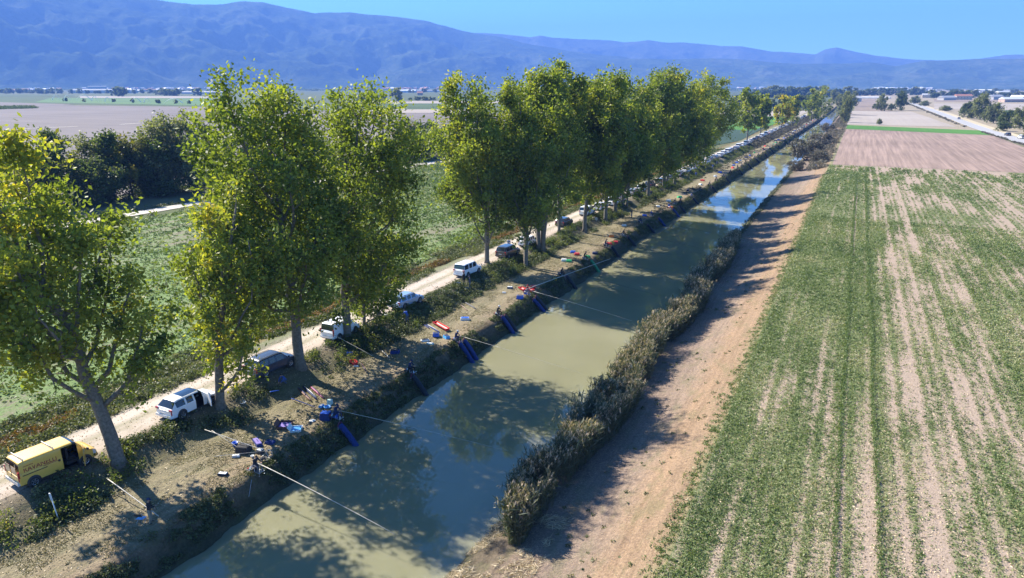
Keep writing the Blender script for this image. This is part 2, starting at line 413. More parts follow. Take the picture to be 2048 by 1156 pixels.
def plough_mat(name, c1, c2, axis='X', period=4.0, contrast=.5, streak=.02, scale=.5):
    m, nt, b = newmat(name)
    st = (1, streak, 1) if axis == 'X' else (streak, 1, 1)
    v = coords(nt, st)
    l = noise_node(nt, 1.0 / period * 2, 3, .65, v); patchy = noise_node(nt, .012 * scale * 2, 5, .6, coords(nt)); fine = noise_node(nt, 1.2, 5, .7, coords(nt))
    f = math_n(nt, 'ADD', math_n(nt, 'MULTIPLY', math_n(nt, 'SUBTRACT', l, .5), contrast), math_n(nt, 'ADD', math_n(nt, 'MULTIPLY', math_n(nt, 'SUBTRACT', patchy, .5), 1.0), math_n(nt, 'MULTIPLY', fine, .35)))
    c = ramp(nt, math_n(nt, 'ADD', f, .3), [(.2, c2), (.75, c1)])
    nt.links.new(c, b.inputs['Base Color']); b.inputs['Roughness'].default_value = .95; b.inputs['Specular IOR Level'].default_value = .1
    return m
M_pl_r = plough_mat('ploughed_pink_soil', (.33, .24, .195), (.17, .125, .10), 'X', 2.2, 1.3)
M_pl_l = plough_mat('ploughed_grey_soil', (.19, .165, .155), (.135, .12, .112), 'Y', 30, .8, .05)
M_pale = plough_mat('pale_dry_soil', (.35, .31, .27), (.27, .23, .19), 'X', 6, .4)
M_brown = plough_mat('brown_soil', (.27, .215, .17), (.19, .15, .12), 'X', 6, .4)
M_lime = plough_mat('bright_green_crop', (.085, .20, .035), (.055, .13, .03), 'X', 3, .5)
M_grn = plough_mat('green_crop', (.085, .125, .05), (.055, .08, .035), 'Y', 14, .6)
M_olive = plough_mat('olive_stubble', (.17, .16, .09), (.10, .10, .055), 'Y', 14, .6)
M_track = plough_mat('white_gravel', (.55, .51, .44), (.40, .36, .30), 'X', 1, .5)
M_asph = plough_mat('grey_asphalt', (.36, .355, .36), (.29, .29, .295), 'X', 3, .4)
M_white = pm('road_paint_white', (.75, .75, .72), (.6, .6, .57), 2, .6)

patch('ploughed_field', -5.6, 64, 254, 466, M_pl_r, .05, slant=0)
patch('green_strip_field', -5.5, 66, 470, 514, M_lime, .08, far_x1=66, slant2=-30)
patch('pale_field', -6, 56, 522, 800, M_pale, .08, far_x1=47)
patch('brown_field', -4, 30, 806, 1500, M_brown, .10)
patch('grass_strip', 64, 300, 250, 466, M_olive, .03)
def poly(name, pts, mat, z, kind='structure'):
    me = bpy.data.meshes.new(name); me.from_pydata([(x, y, z) for x, y in pts], [], [tuple(range(len(pts)))])
    me.materials.append(mat); me.update(); return tag(link(bpy.data.objects.new(name, me)), kind=kind)
def ribbon(name, pts, w, mat, z, off=0.0):
    P = [np.array(p, float) for p in pts]; L = []; Rr = []
    for i, p in enumerate(P):
        t = P[min(i + 1, len(P) - 1)] - P[max(i - 1, 0)]; t = t / np.linalg.norm(t); n = np.array([-t[1], t[0]])
        ww = w * (1 + .25 * (vnoise(i * .9, 3.3, 8) - .5)) if w > 1 else w
        L.append(p + n * (off + ww / 2)); Rr.append(p + n * (off - ww / 2))
    v = [(*a, z) for a in L] + [(*a, z) for a in Rr]; n = len(P)
    me = bpy.data.meshes.new(name); me.from_pydata(v, [], [(i, i + 1, n + i + 1, n + i) for i in range(n - 1)])
    me.materials.append(mat); me.update(); return tag(link(bpy.data.objects.new(name, me)), kind='structure')
def densify(pts, st):
    out = []
    for (a, b) in zip(pts[:-1], pts[1:]):
        k = max(1, int(math.hypot(b[0] - a[0], b[1] - a[1]) / st))
        out += [(a[0] + (b[0] - a[0]) * i / k, a[1] + (b[1] - a[1]) * i / k) for i in range(k)]
    return out + [pts[-1]]
# the main road on the right, bending away
MR = densify([(82, 200), (74, 330), (70, 400), (67.5, 480), (67, 560), (67.5, 650), (68, 800), (68, 1130), (66, 1250)], 25)
ribbon('main_road', MR, 7.6, M_asph, .12)
for off in (-3.5, 3.5): ribbon('road_marking', MR, .22, M_white, .128, off)
ribbon('dry_verge', MR, 4.5, plough_mat('dry_verge_soil', (.50, .42, .30), (.36, .31, .20), 'X', 2, .5), .10, -6.2)
# white gravel track of the left plain
ribbon('gravel_track', densify([(-133.5, 20), (-132.5, 87), (-131, 130), (-129.5, 202), (-127, 240), (-124, 330), (-118, 560)], 12), 4.2, M_track, -.50)
patch('verge_field', -156, -136, 20, 520, M_olive, -.54)
# fields of the far left plain, laid out between surveyed corners
def pf(name, quad, mat, z): poly(name, [at(px, py, -.6) for px, py in quad], mat, z)
poly('ploughed_field', [(-158, -60), (-158, 900), at(940, 228, -.6), at(860, 226, -.6), at(780, 226, -.6), at(420, 214, -.6), at(0, 209, -.6), at(-500, 216, -.6)], M_pl_l, -.52)
pf('olive_field', [(700, 226), (940, 226), (940, 219), (700, 219)], M_pale, -.44)
pf('green_field', [(700, 219), (940, 219), (940, 207), (700, 207)], M_grn, -.42)
pf('pale_field', [(700, 207), (1000, 207), (1000, 202), (700, 202)], M_pale, -.41)
pf('green_field', [(-60, 205), (420, 213), (420, 196), (-60, 193.5)], M_lime if False else M_grn, -.45)
pf('sprinkled_field', [(70, 204.5), (420, 211.5), (425, 197), (100, 196.5)], plough_mat('wet_green_crop', (.11, .19, .07), (.075, .14, .05), 'Y', 20, .4), -.38)
pf('ploughed_field', [(-60, 216), (60, 214), (150, 209), (-60, 203)], M_pl_l, -.35)
pf('stubble_strip', [(160, 196), (420, 196.5), (420, 192.5), (160, 192.5)], M_pale, -.36)
pf('pale_field', [(700, 190), (920, 190), (920, 186.5), (700, 186.5)], M_pale, -.3)
pf('pale_field', [(180, 187), (420, 187.5), (420, 185.5), (180, 185.5)], M_brown, -.3)
pf('green_field', [(-60, 193), (150, 193), (150, 189.5), (-60, 189.5)], M_grn, -.3)
pf('green_field', [(900, 202), (1010, 202), (1010, 190), (900, 190)], M_grn, -.3)
ribbon('gravel_path', densify([at(20, 260, -.6), at(60, 257, -.6), at(155, 253, -.6)], 15), 2.6, M_track, -.46)
ribbon('gravel_path', densify([at(240, 249, -.6), at(330, 243.5, -.6), at(440, 240, -.6)], 15), 2.4, M_track, -.46)
# right of the main road
pf('pale_field', [(1868, 220), (1960, 220), (2120, 224), (2120, 210), (1868, 207.5)], M_pale, -.05 + .17)
pf('pale_field', [(1990, 236), (2120, 240), (2120, 231), (1960, 229)], M_pale, .13)
pf('green_field', [(1960, 229), (2120, 231), (2120, 224), (1960, 221)], M_grn, .11)
pf('brown_field', [(1868, 204), (2120, 206), (2120, 200), (1868, 199)], M_brown, .12)
# middle distance seen between the trunks, left of the far canal
pf('green_field', [(1440, 258), (1500, 262), (1600, 236), (1520, 233)], M_lime, -.40)
pf('dark_field', [(1380, 300), (1480, 282), (1530, 255), (1400, 262)], plough_mat('dark_wet_crop', (.05, .085, .06), (.035, .06, .045), 'Y', 14, .4), -.42)
pf('pale_field', [(1420, 232), (1600, 234), (1640, 222), (1440, 221)], M_pale, -.40)

# ------------------------------------------------------------------ hills
def hill_mat(name, a, b_, c, sc):
    m, nt, b = newmat(name)
    v = coords(nt); n = noise_node(nt, sc, 8, .68, v); n2 = noise_node(nt, sc * 9, 5, .75, v)
    f = math_n(nt, 'ADD', math_n(nt, 'MULTIPLY', n, .55), math_n(nt, 'MULTIPLY', n2, .45))
    nt.links.new(ramp(nt, f, [(.36, a), (.5, b_), (.66, c)]), b.inputs['Base Color'])
    b.inputs['Roughness'].default_value = 1; b.inputs['Specular IOR Level'].default_value = 0
    bump(nt, b, n2, 1.0, 25)
    return m
def ridge(name, crest, d_foot, d_crest, mat, seed, foot_y=170.0, nd=90, nx=700, spur=1.0):
    px = np.linspace(crest[0][0], crest[-1][0], nx)
    cy = np.interp(px, [c[0] for c in crest], [c[1] for c in crest])
    cy = cy + (fbm(px * .02, px * 0 + seed, 5, seed) - .5) * 4
    dirs = np.array([ray(a, b) for a, b in zip(px, cy)]); hor = np.hypot(dirs[:, 0], dirs[:, 1])
    ux_, uy_ = dirs[:, 0] / hor, dirs[:, 1] / hor; tan = dirs[:, 2] / hor
    dc = np.interp(px, [p[0] for p in d_crest], [p[1] for p in d_crest]); df = np.interp(px, [p[0] for p in d_foot], [p[1] for p in d_foot])
    hc = np.maximum(CAM_H + dc * tan, 20)
    s = np.linspace(0, 1.35, nd)[:, None]
    D = df[None] + (dc - df)[None] * s
    D = D + (fbm(px[None] * .006 + s * .4, s * 1.3 + 3, 3, seed + 3) - .5) * 500 * np.sin(np.clip(s, 0, 1) * math.pi)
    X = ux_[None] * D; Y = uy_[None] * D
    base = np.where(s <= 1, np.clip(s, 0, 1) ** 1.12, 1 - (s - 1) * 1.3)
    rid = 1 - np.abs(fbm(X / 900., Y / 900., 5, seed + 9) * 2 - 1) * 1.0
    rid2 = 1 - np.abs(fbm(X / 260., Y / 260., 4, seed + 19) * 2 - 1)
    env = np.sin(np.clip(s, 0, 1) * math.pi) ** .8
    H = hc[None] * base * (1 - .0 * env) + hc[None] * env * ((rid - .75) * .48 + (rid2 - .75) * .15) * spur
    H = np.minimum(H, (CAM_H + D * tan[None]) * np.where(s < 1, .985, 1.0))
    H = np.maximum(H, -2)
    H[0] = -5
    v = np.stack([X, Y, H], -1).reshape(-1, 3)
    i = np.arange(nd - 1)[:, None] * nx + np.arange(nx - 1)[None, :]
    f = np.stack([i, i + 1, i + nx + 1, i + nx], -1).reshape(-1, 4)
    return tag(np_mesh(name, v, f, mat, smooth=True), kind='structure')
M_h1 = hill_mat('wooded_hillside', (.035, .055, .022), (.07, .095, .04), (.16, .17, .10), .0022)
M_h2 = hill_mat('far_hillside', (.05, .065, .035), (.09, .10, .06), (.17, .16, .12), .0016)
ridge('hills', [(-900, 60), (-600, -10), (-300, -25), (0, -30), (200, -20), (340, 3), (385, 9), (430, 9), (487, 1), (520, 4), (580, 16), (630, 27), (700, 24), (740, 29), (795, 33), (850, 42), (930, 62), (1000, 74), (1060, 88), (1150, 104), (1250, 114), (1350, 150), (1450, 170)],
      [(-900, 5000), (0, 5200), (900, 5500), (1450, 6600)], [(-900, 6500), (0, 7000), (900, 8000), (1450, 7500)], M_h1, 4)
ridge('hills', [(700, 60), (900, 66), (960, 66), (1000, 68), (1060, 75), (1080, 71), (1110, 76), (1200, 80), (1250, 85), (1295, 80), (1330, 84), (1370, 84), (1440, 92), (1490, 93), (1540, 102), (1575, 103), (1630, 108), (1650, 99), (1672, 95), (1700, 102), (1750, 112), (1800, 116), (1850, 119), (1900, 120), (1960, 118), (2010, 109), (2100, 110), (2400, 120)],
      [(700, 7700), (2400, 7700)], [(700, 9700), (2400, 9700)], M_h2, 12, spur=.8)
ridge('hills', [(900, 118), (1100, 117), (1200, 119), (1300, 117), (1420, 117), (1500, 120), (1560, 126), (1650, 127), (1740, 125), (1790, 132), (1850, 122), (1930, 119), (2000, 117), (2100, 116), (2400, 112)],
      [(900, 5800), (1700, 5500), (2400, 5300)], [(900, 7200), (2400, 6600)], M_h1, 23, spur=1.1)

# ------------------------------------------------------------------ foliage
cy_, sy_ = math.cos(YAW), math.sin(YAW)
def leafquads(c, size, rg, flat=0.0, tint=None, aspect=.62, dirs=None):
    """one rhombus leaf (or small spray of leaves) per centre; returns v, f, tint"""
    n = len(c)
    if dirs is None:
        u = rg.normal(size=(n, 3)); u[:, 2] *= (1 - flat)
    else: u = dirs + rg.normal(size=(n, 3)) * .25
    u /= np.linalg.norm(u, axis=1)[:, None] + 1e-9
    w = np.cross(u, rg.normal(size=(n, 3))); w /= np.linalg.norm(w, axis=1)[:, None] + 1e-9
    s = np.asarray(size).reshape(-1, 1) if np.ndim(size) else size
    a = u * s; b = w * s * aspect
    v = np.stack([c - a, c + b * .9 + a * .15, c + a, c - b * .9 + a * .15], 1).reshape(-1, 3)
    f = np.arange(n * 4).reshape(-1, 4)
    t = np.repeat(tint if tint is not None else rg.random(n), 4)
    return v, f, t
def foliage_obj(name, parts, mat, parent=None):
    v = np.concatenate([p[0] for p in parts]); t = np.concatenate([p[2] for p in parts])
    off = 0; fs = []
    for p in parts: fs.append(p[1] + off); off += len(p[0])
    return np_mesh(name, v, np.concatenate(fs), mat, parent, attrs={'tint': t})

def tree_mesh(seed, h, rx, base, trunk_r, nclump, nleaf, leaf, lean=(0, 0), forks=7, yellow=0.0, ry=None, top=1.0, trunks=1, spread=1.0, skew=(0, 0), dens=1.0, holes=.38, ytop=0.0):
    """returns (trunk MB, leaf parts). Crown: clumps spread through an uneven envelope, joined by limbs"""
    rg = np.random.default_rng(seed); mb = MB(); ry = ry or rx
    def axis(t): return Vector((lean[0] * t + skew[0] * t * t, lean[1] * t + skew[1] * t * t, h * t))
    nodes = []
    for k in range(trunks):
        a = k * 2.4 + seed; sp = (trunks > 1) * spread
        def ax(t, a=a, sp=sp): return axis(t) + Vector((math.cos(a), math.sin(a), 0)) * sp * (t ** .8) * 2.6 + Vector((math.cos(a), math.sin(a), 0)) * (.45 if trunks > 1 else 0)
        pts = []; rad = []
        tr = trunk_r * (1 if trunks == 1 else .75)
        wob = rg.normal(size=(12, 2)) * .12
        for i in range(10):
            t = i / 9 * .93; p = ax(t); p.x += wob[i, 0] * (i > 1); p.y += wob[i, 1] * (i > 1)
            pts.append(p); fl = 1.55 if i == 0 else 1.0
            rad.append(tr * fl * (1 - t) ** .85 + .03)
        pts.insert(1, pts[0].lerp(pts[1], .25)); rad.insert(1, tr * 1.05)
        pts[0] = pts[0] - Vector((0, 0, .5))
        mb.tube(pts, rad, 9)
        nodes += [(p, r) for p, r in zip(pts[3:], rad[3:])]
    # limbs rise from the trunk and each carries its own plume of leaf clumps
    def env(t):
        q = (t - base) / (1 - base)
        if q <= 0: return .45
        return (math.sin(min(1, q * .93 + .12) * math.pi) ** .5 if q < .5 else max(.05, 1 - ((q - .5) / .55) ** 2.2) ** .6)
    plumes = []
    top_t = .93
    for k in range(trunks):
        a = k * 2.4 + seed; sp = (trunks > 1) * spread
        pl = [axis(t) + Vector((math.cos(a), math.sin(a), 0)) * sp * (t ** .8) * 2.6 for t in np.linspace(base + .25 * (1 - base), 1.0, 6)]
        plumes.append((pl, 1.0))
    nl_ = forks * 2
    for i in range(nl_):
        fr = i / max(1, nl_ - 1)
        t0 = base * .72 + (.66 - base * .72) * fr + rg.normal() * .015
        k = int(rg.integers(trunks)); a = k * 2.4 + seed; sp = (trunks > 1) * spread
        p0 = axis(t0) + Vector((math.cos(a), math.sin(a), 0)) * sp * (t0 ** .8) * 2.6 + Vector((math.cos(a), math.sin(a), 0)) * (.45 if trunks > 1 else 0)
        t1 = min(.99, t0 + .16 + .20 * rg.random() + .04 * fr)
        ang = i * 2.399 + rg.normal() * .35; rr = env(t1) * (.62 + .42 * rg.random())
        p1 = axis(t1) + Vector((math.cos(ang) * rx * rr, math.sin(ang) * ry * rr, 0)); d = p1 - p0
        pts = [p0 + Vector((d.x * (q ** .75), d.y * (q ** .75), d.z * q ** 1.2)) + Vector(rg.normal(size=3)) * .14 * (q > 0) for q in (0, .2, .4, .6, .8, 1)]
        r0 = trunk_r * (.40 - .2 * t0)
        mb.tube(pts, [r0 * (1 - .8 * q) + .02 for q in (0, .2, .4, .6, .8, 1)], 6)
        nodes += [(p, r0 * .5) for p in pts[1:]]
        plumes.append((pts, .45 + .6 * d.length / rx))
    npos = np.array([n[0] for n in nodes]); wts = np.array([w for _, w in plumes]); wts /= wts.sum()
    ptint = rg.normal(size=len(plumes)) * .10
    parts = []; made = 0
    for made in range(nclump):
        pi = int(rg.choice(len(plumes), p=wts)); pts = plumes[pi][0]
        q = (.22 + .86 * rg.random() ** .8) * (len(pts) - 1); i0 = min(int(q), len(pts) - 2)
        c = pts[i0].lerp(pts[i0 + 1], q - i0) if q <= len(pts) - 1 else pts[-1] + (pts[-1] - pts[-2]) * (q - len(pts) + 1)
        u_ = q / (len(pts) - 1); sg = (rx / 6.0) * (.50 + .75 * math.sin(min(1, u_) * math.pi) ** .7)
        c = c + Vector((rg.normal() * sg, rg.normal() * sg, rg.normal() * sg * .8))
        t = c.z / h; s = (t - base) / (1 - base)
        cn = np.array(c); dd = np.linalg.norm(npos - cn, axis=1) + np.maximum(0, npos[:, 2] - cn[2] + .3) * 1.2
        j = int(np.argmin(dd)); qq = Vector(npos[j])
        mid = qq.lerp(c, .5) + Vector((0, 0, -.10 * (c - qq).length)) + Vector(rg.normal(size=3)) * .1
        mb.tube([qq, mid, c], [.055 if trunk_r > .3 else .04, .03, .012], 4, caps=False)
        R_ = (.50 + rg.random() * .62) * (rx / 5.0) ** .5
        nl = int(nleaf * .88 * (.5 + .9 * rg.random()))
        ptc = rg.normal(size=(nl, 3)) * R_ * np.array([.62, .62, .60])
        out = (c - axis(t)); out = np.array(out.normalized() if out.length > .01 else out)
        ptc += out[None] * (rg.random((nl, 1)) * R_ * .7)
        ptc[:, 2] += np.abs(rg.normal(size=nl)) * .30 * R_
        P_ = cn[None] + ptc
        tc = .42 + .34 * (rg.random() - .5) + ptint[pi] + yellow * (.35 + .65 * rg.random()) * (1 if rg.random() < .75 else .2)
        if ytop: tc += ytop * max(0, s - .35) * (1.0 if (c.x - axis(t).x) * cy_ + (c.y - axis(t).y) * sy_ < 1.0 else .3)
        tt = np.clip(tc + rg.normal(size=nl) * .085, 0, 1)
        parts.append(leafquads(P_, leaf * (.7 + .6 * rg.random(nl)), rg, tint=tt))
    return mb, parts
def make_tree(name, loc, label, group, mat=None, bark=None, cat='tree', rz=0.0, **kw):
    r = empty(name, loc, rz, label, cat, group)
    mb, parts = tree_mesh(**kw)
    mb.build('trunk', bark or M_bark, r); foliage_obj('crown', parts, mat or M_poplar, r)
    return r

G_pop = 'poplars in a row between the dirt road and the canal'
def pop(px, py, label, **kw):
    x, y = at(px, py, -.3); z = zs(x, y)
    return make_tree('poplar_tree', (x, y, z - .05), label, kw.pop('group', G_pop), **kw)
# near ones, each shaped after the photograph
def lr(d, f=0.0): return (d * cy_ - f * sy_, d * sy_ + f * cy_)     # lean to the picture's right / away
pop(238, 925, 'tall leaning poplar beside the yellow van, turning yellow at its top, leftmost of the row', seed=3, h=22.5, rx=5.4, base=.27, trunk_r=.46, nclump=275, nleaf=112, leaf=.185, lean=lr(-2.2), skew=lr(-4.6), forks=10, yellow=.06, holes=.36, ytop=.75)
pop(440, 815, 'smaller poplar with pale yellow green leaves leaning over the white car', seed=11, h=17.5, rx=3.6, base=.14, trunk_r=.36, nclump=150, nleaf=95, leaf=.18, lean=lr(1.6), skew=lr(1.8), forks=8, yellow=.24, holes=.42)
pop(600, 735, 'tall straight poplar with a broad bright crown right behind the dark blue car', seed=5, h=24.2, rx=7.0, base=.24, trunk_r=.47, nclump=355, nleaf=112, leaf=.19, lean=lr(-.6), skew=lr(-.4), forks=11, yellow=.10, holes=.36)
pop(695, 680, 'tall poplar with a crown reaching out to the right, trunk touching the white van', seed=8, h=23.8, rx=7.0, base=.22, trunk_r=.40, nclump=335, nleaf=108, leaf=.19, lean=lr(.5), skew=lr(2.4), forks=11, yellow=.05, holes=.37)
pop(728, 660, 'low leafy poplar sapling between the white van and the silver blue estate car', seed=21, h=10.5, rx=3.1, base=.06, trunk_r=.16, nclump=90, nleaf=95, leaf=.17, lean=lr(1.0), forks=6, yellow=.06)
pop(974, 530, 'poplar with crooked pale trunk just behind the white van with two people', seed=31, h=25.0, rx=5.8, base=.14, trunk_r=.33, nclump=360, nleaf=88, leaf=.22, lean=lr(.5), skew=lr(-3.6), forks=9, yellow=.10)
pop(1049, 523, 'forked poplar beside the black people carrier', seed=37, h=25.5, rx=5.6, base=.22, trunk_r=.40, nclump=360, nleaf=88, leaf=.22, skew=lr(-1.6), forks=10, yellow=.05, trunks=2, spread=.35)
pop(1083, 497, 'poplar with a cluster of several pale trunks fanning from one root, by the white hatchback', seed=41, h=27.0, rx=6.4, base=.28, trunk_r=.42, nclump=430, nleaf=88, leaf=.23, forks=10, yellow=.03, trunks=4, spread=.5)
pop(1118, 469, 'thin straight poplar standing alone behind the many trunked one', seed=43, h=27.5, rx=5.2, base=.34, trunk_r=.26, nclump=330, nleaf=84, leaf=.24, forks=8, yellow=.06)
protos = []
specs = [(1169, 457, 27.0, 'poplar leaning to the right over the two round stumps'), (1211, 436, 27.0, 'dark trunked poplar in front of the parked white cars under the long crown'),
         (1250, 412, 26.5, 'poplar with a thick forked trunk just left of the grey estate car'), (1329, 374, 27.5, 'bushy poplar with three slanting trunks right of the grey estate car'),
         (1349, 368, 28.5, 'tall rounded poplar with a stout leaning trunk, highest of the far crowns'), (1403, 335, 26.5, 'poplar at the right end of the closed row of crowns'),
         (1296, 392, 26.0, 'poplar half hidden in the closed part of the row, above the first two white cars'), (1230, 423, 24.0, 'poplar with a low crown between the two nearest dark trunks of the row')]
for i, (px, py, h, lab) in enumerate(specs):
    pop(px, py, lab, seed=50 + i * 7, h=h, rx=(6.4, 6.6, 6.4, 7.2, 8.6, 8.6, 6.6, 6.4)[i], base=.20, trunk_r=.36, nclump=380, nleaf=66, leaf=.30, forks=9, yellow=.10 + .03 * (i % 3), trunks=(1, 1, 2, 3, 1, 2, 1, 1)[i], spread=.5, skew=lr((1.5, 0, 0, -1, 1.2, 0, 0, 0)[i]))
far = [(1493, 291, 23.5, .14, 5.6, 'thin trunked open poplar, first single tree beyond the closed row', .22), (1520, 275, 20.0, .15, 4.4, 'slender poplar beside the first single one beyond the closed row', .2),
       (1563, 262, 19.0, .62, 4.2, 'narrow yellow poplar leaning over the far line of parked cars', .18), (1583, 252, 18.5, .5, 4.0, 'yellow green poplar right of the leaning yellow one', .18),
       (1640, 235, 24.5, .32, 8.0, 'wide rounded olive tree crown where the canal vanishes', .1), (1622, 240, 22.0, .25, 6.0, 'olive green tree left of the wide rounded one at the end of the canal', .1)]
for i, (px, py, h, yl, rx, lab, bs) in enumerate(far):
    pop(px, py, lab, seed=90 + i * 5, h=h, rx=rx, base=bs, trunk_r=.32, nclump=130, nleaf=38, leaf=.50, forks=7, yellow=yl, group='single trees along the far road')

# other trees share a few crowns
def proto_tree(name, seed, mat, h, rx, base, ncl, nl, leaf, bark, yellow=0.0, forks=6, trunk_r=.22, trunks=1):
    mb, parts = tree_mesh(seed=seed, h=h, rx=rx, base=base, trunk_r=trunk_r, nclump=ncl, nleaf=nl, leaf=leaf, forks=forks, yellow=yellow, trunks=trunks, holes=.34)
    t = mb.build('trunk', bark); c = foliage_obj('crown', parts, mat)
    COL.objects.unlink(t); COL.objects.unlink(c)
    return (name, t.data, c.data, h)
_used = {}
def plant(p, x, y, h, label, group, z=None, rz=0.0, sx=1.0, cat='tree'):
    name, td, cdm, ph = p
    r = empty(name, (x, y, zs(x, y) if z is None else z), rz, label, cat, group)
    s = h / ph; r.scale = (s * sx, s * sx, s)
    link(bpy.data.objects.new('trunk', td), r); link(bpy.data.objects.new('crown', cdm), r)
    return r
HP = [proto_tree('hedgerow_tree', 201, M_grey, 13, 5.2, .12, 130, 62, .27, M_darkbark, 0.0), proto_tree('hedgerow_tree', 207, M_oak, 13, 4.6, .05, 150, 66, .27, M_darkbark, .05),
      proto_tree('hedgerow_tree', 213, M_yellowing, 12, 4.4, .15, 110, 62, .27, M_darkbark, .2), proto_tree('hedgerow_tree', 219, M_oak, 10, 5.0, .02, 150, 66, .27, M_darkbark, -.1)]
rg0 = np.random.default_rng(7)
# hedgerow behind the gravel track: base px, top px, kind
hedge = [(120, 425, 275, 1, 'dark tree at the left end of the hedgerow, half behind the leaning poplar'), (180, 415, 285, 0, 'grey green open tree of the hedgerow next to the leaning poplar'), (232, 412, 276, 1, 'dense dark green tree of the hedgerow with a pointed top'),
         (268, 408, 279, 2, 'yellowing tree in the middle of the hedgerow'), (300, 404, 290, 3, 'low dark bush of a tree at the foot of the yellowing one'), (318, 402, 268, 0, 'grey green tree right of the yellowing tree'),
         (350, 398, 246, 0, 'tallest grey tree of the hedgerow'), (392, 395, 243, 0, 'wide grey tree where the hedgerow meets the bright poplar'), (440, 388, 262, 1, 'hedgerow tree hidden behind the bright poplar'), (205, 424, 330, 3, 'low dark thicket at the left foot of the hedgerow'),
         (520, 374, 262, 1, 'dark hedgerow tree seen through the bright poplar crown'), (610, 358, 262, 3, 'dark hedgerow tree behind the two tall crowns'), (700, 344, 262, 1, 'dark hedgerow tree behind the crown of the fourth poplar'),
         (806, 328, 248, 2, 'small yellow topped tree wrapped in ivy in the gap between poplars'), (838, 324, 254, 3, 'dark green round tree in the gap between poplars'), (870, 318, 250, 1, 'dark tree at the left edge of the long row of crowns'), (905, 312, 256, 3, 'dark hedgerow tree behind the long row of crowns'),
         (40, 440, 300, 1, 'hedgerow tree behind the yellow topped crown'), (-40, 455, 300, 0, 'hedgerow tree at the left picture edge')]
for i, (px, pb, pt, k, lab) in enumerate(hedge):
    x, y = at(px, pb, -.6); k_ = (x - 9) / x; x *= k_; y *= k_
    hh = 2.0
    while proj(x, y, hh - .6)[1] > pt and hh < 22: hh += .2
    plant(HP[k], x, y, hh + .6, lab, 'trees of the hedgerow beyond the gravel track', z=-.7, rz=i * 1.7, sx=1.0 if k < 3 else 1.25)
# undergrowth mass below the hedgerow
def shrubs_stuff(name, centers, radii, heights, nl, leaf, mat, seed, label, cat, tint=.35, tj=.25, flat=0.0, up=0.0, aspect=.62):
    rg = np.random.default_rng(seed); n = len(centers)
    cnt = np.maximum(6, (nl * (np.asarray(radii) / np.mean(radii)) ** 1.5).astype(int)); idx = np.repeat(np.arange(n), cnt); T = len(idx)
    d = rg.normal(size=(T, 3)); d /= np.linalg.norm(d, axis=1)[:, None]; r = rg.random(T) ** .45
    d[:, 2] = np.abs(d[:, 2])
    rad = np.asarray(radii)[idx]; hg = np.asarray(heights)[idx]
    P_ = np.asarray(centers)[idx] + np.stack([d[:, 0] * rad * r, d[:, 1] * rad * r, d[:, 2] * hg * r], -1)
    tt = np.clip(tint + (rg.random(n)[idx] - .5) * tj * 2 + rg.normal(size=T) * .1, 0, 1)
    dirs = None
    if up: dirs = np.stack([rg.normal(size=T) * .5, rg.normal(size=T) * .5, np.full(T, up)], -1)
    p = leafquads(P_, leaf * (.6 + .8 * rg.random(T)), rg, flat, tt, aspect, dirs)
    return tag(foliage_obj(name, [p], mat), label, cat, kind='stuff')
n = 260; Yh = rg0.uniform(20, 330, n); Xh = -152 + rg0.normal(size=n) * 1.8 + (Yh - 100) * .012
shrubs_stuff('hedge_undergrowth', np.stack([Xh, Yh, np.full(n, -.7)], -1), rg0.uniform(1.6, 3.0, n), rg0.uniform(2.0, 4.6, n), 260, .24, M_oak, 5, 'dark tangled undergrowth below the hedgerow trees', 'undergrowth', .2)
n = 420; Yh = rg0.uniform(20, 400, n); Xh = np.where(rg0.random(n) < .6, rg0.uniform(-129.2, -125.5, n), rg0.uniform(-139, -134.8, n))
shrubs_stuff('track_side_weeds', np.stack([Xh, Yh, np.full(n, -.62)], -1), rg0.uniform(.5, 1.5, n), rg0.uniform(.3, 1.1, n), 60, .17, M_weed, 6, 'green weeds along both sides of the gravel track', 'weeds', .5)

# canal slope, verge, banks: uncountable plants
def scatter(n, u0, u1, y0, y1, rg, thr=None, sc=(.5, .3), seed=0, ypow=1.0):
    U = rg.uniform(u0, u1, n); Y = y0 + (y1 - y0) * rg.random(n) ** ypow
    if thr is not None:
        k = fbm(U * sc[0], Y * sc[1], 3, seed) > thr; U, Y = U[k], Y[k]
    X = warp(U, Y); return X, Y, zf(X, Y)
rg1 = np.random.default_rng(17)
X, Y, Z = scatter(5600, -45.3, -41.3, 14, 330, rg1, .45, (.45, .22), 3, 1.5)
sel = ~((np.abs(X + 43.9) < 1.3) & (Y > 23) & (Y < 26))
shrubs_stuff('slope_brambles', np.stack([X, Y, Z - .05], -1), rg1.uniform(.28, .75, len(X)), rg1.uniform(.2, .75, len(X)), 62, .085, M_weed, 8, 'low brambles and weeds covering the slope between road and bench', 'brambles', .36, .3)
X, Y, Z = scatter(1300, -45.0, -41.8, 14, 330, rg1, .52, (.35, .2), 44, 1.4)
shrubs_stuff('slope_bushes', np.stack([X, Y, Z - .05], -1), rg1.uniform(.5, .95, len(X)), rg1.uniform(.5, 1.15, len(X)), 105, .09, M_oak, 9, 'taller dark green nettles and bushes in clumps on the slope', 'bushes', .55, .3)
X, Y, Z = scatter(9000, -57.5, -50.4, 12, 300, rg1, .38, (.3, .15), 21, 1.5)
shrubs_stuff('verge_weeds', np.stack([X, Y, Z - .05], -1), rg1.uniform(.3, .95, len(X)), rg1.uniform(.15, .75, len(X)), 52, .10, M_weed, 10, 'mixed weeds on the far verge of the dirt road', 'weeds', .48, .35)
X, Y, Z = scatter(2400, -54.2, -52.4, 16, 260, rg1, .46, (.2, .06), 71, 1.4)
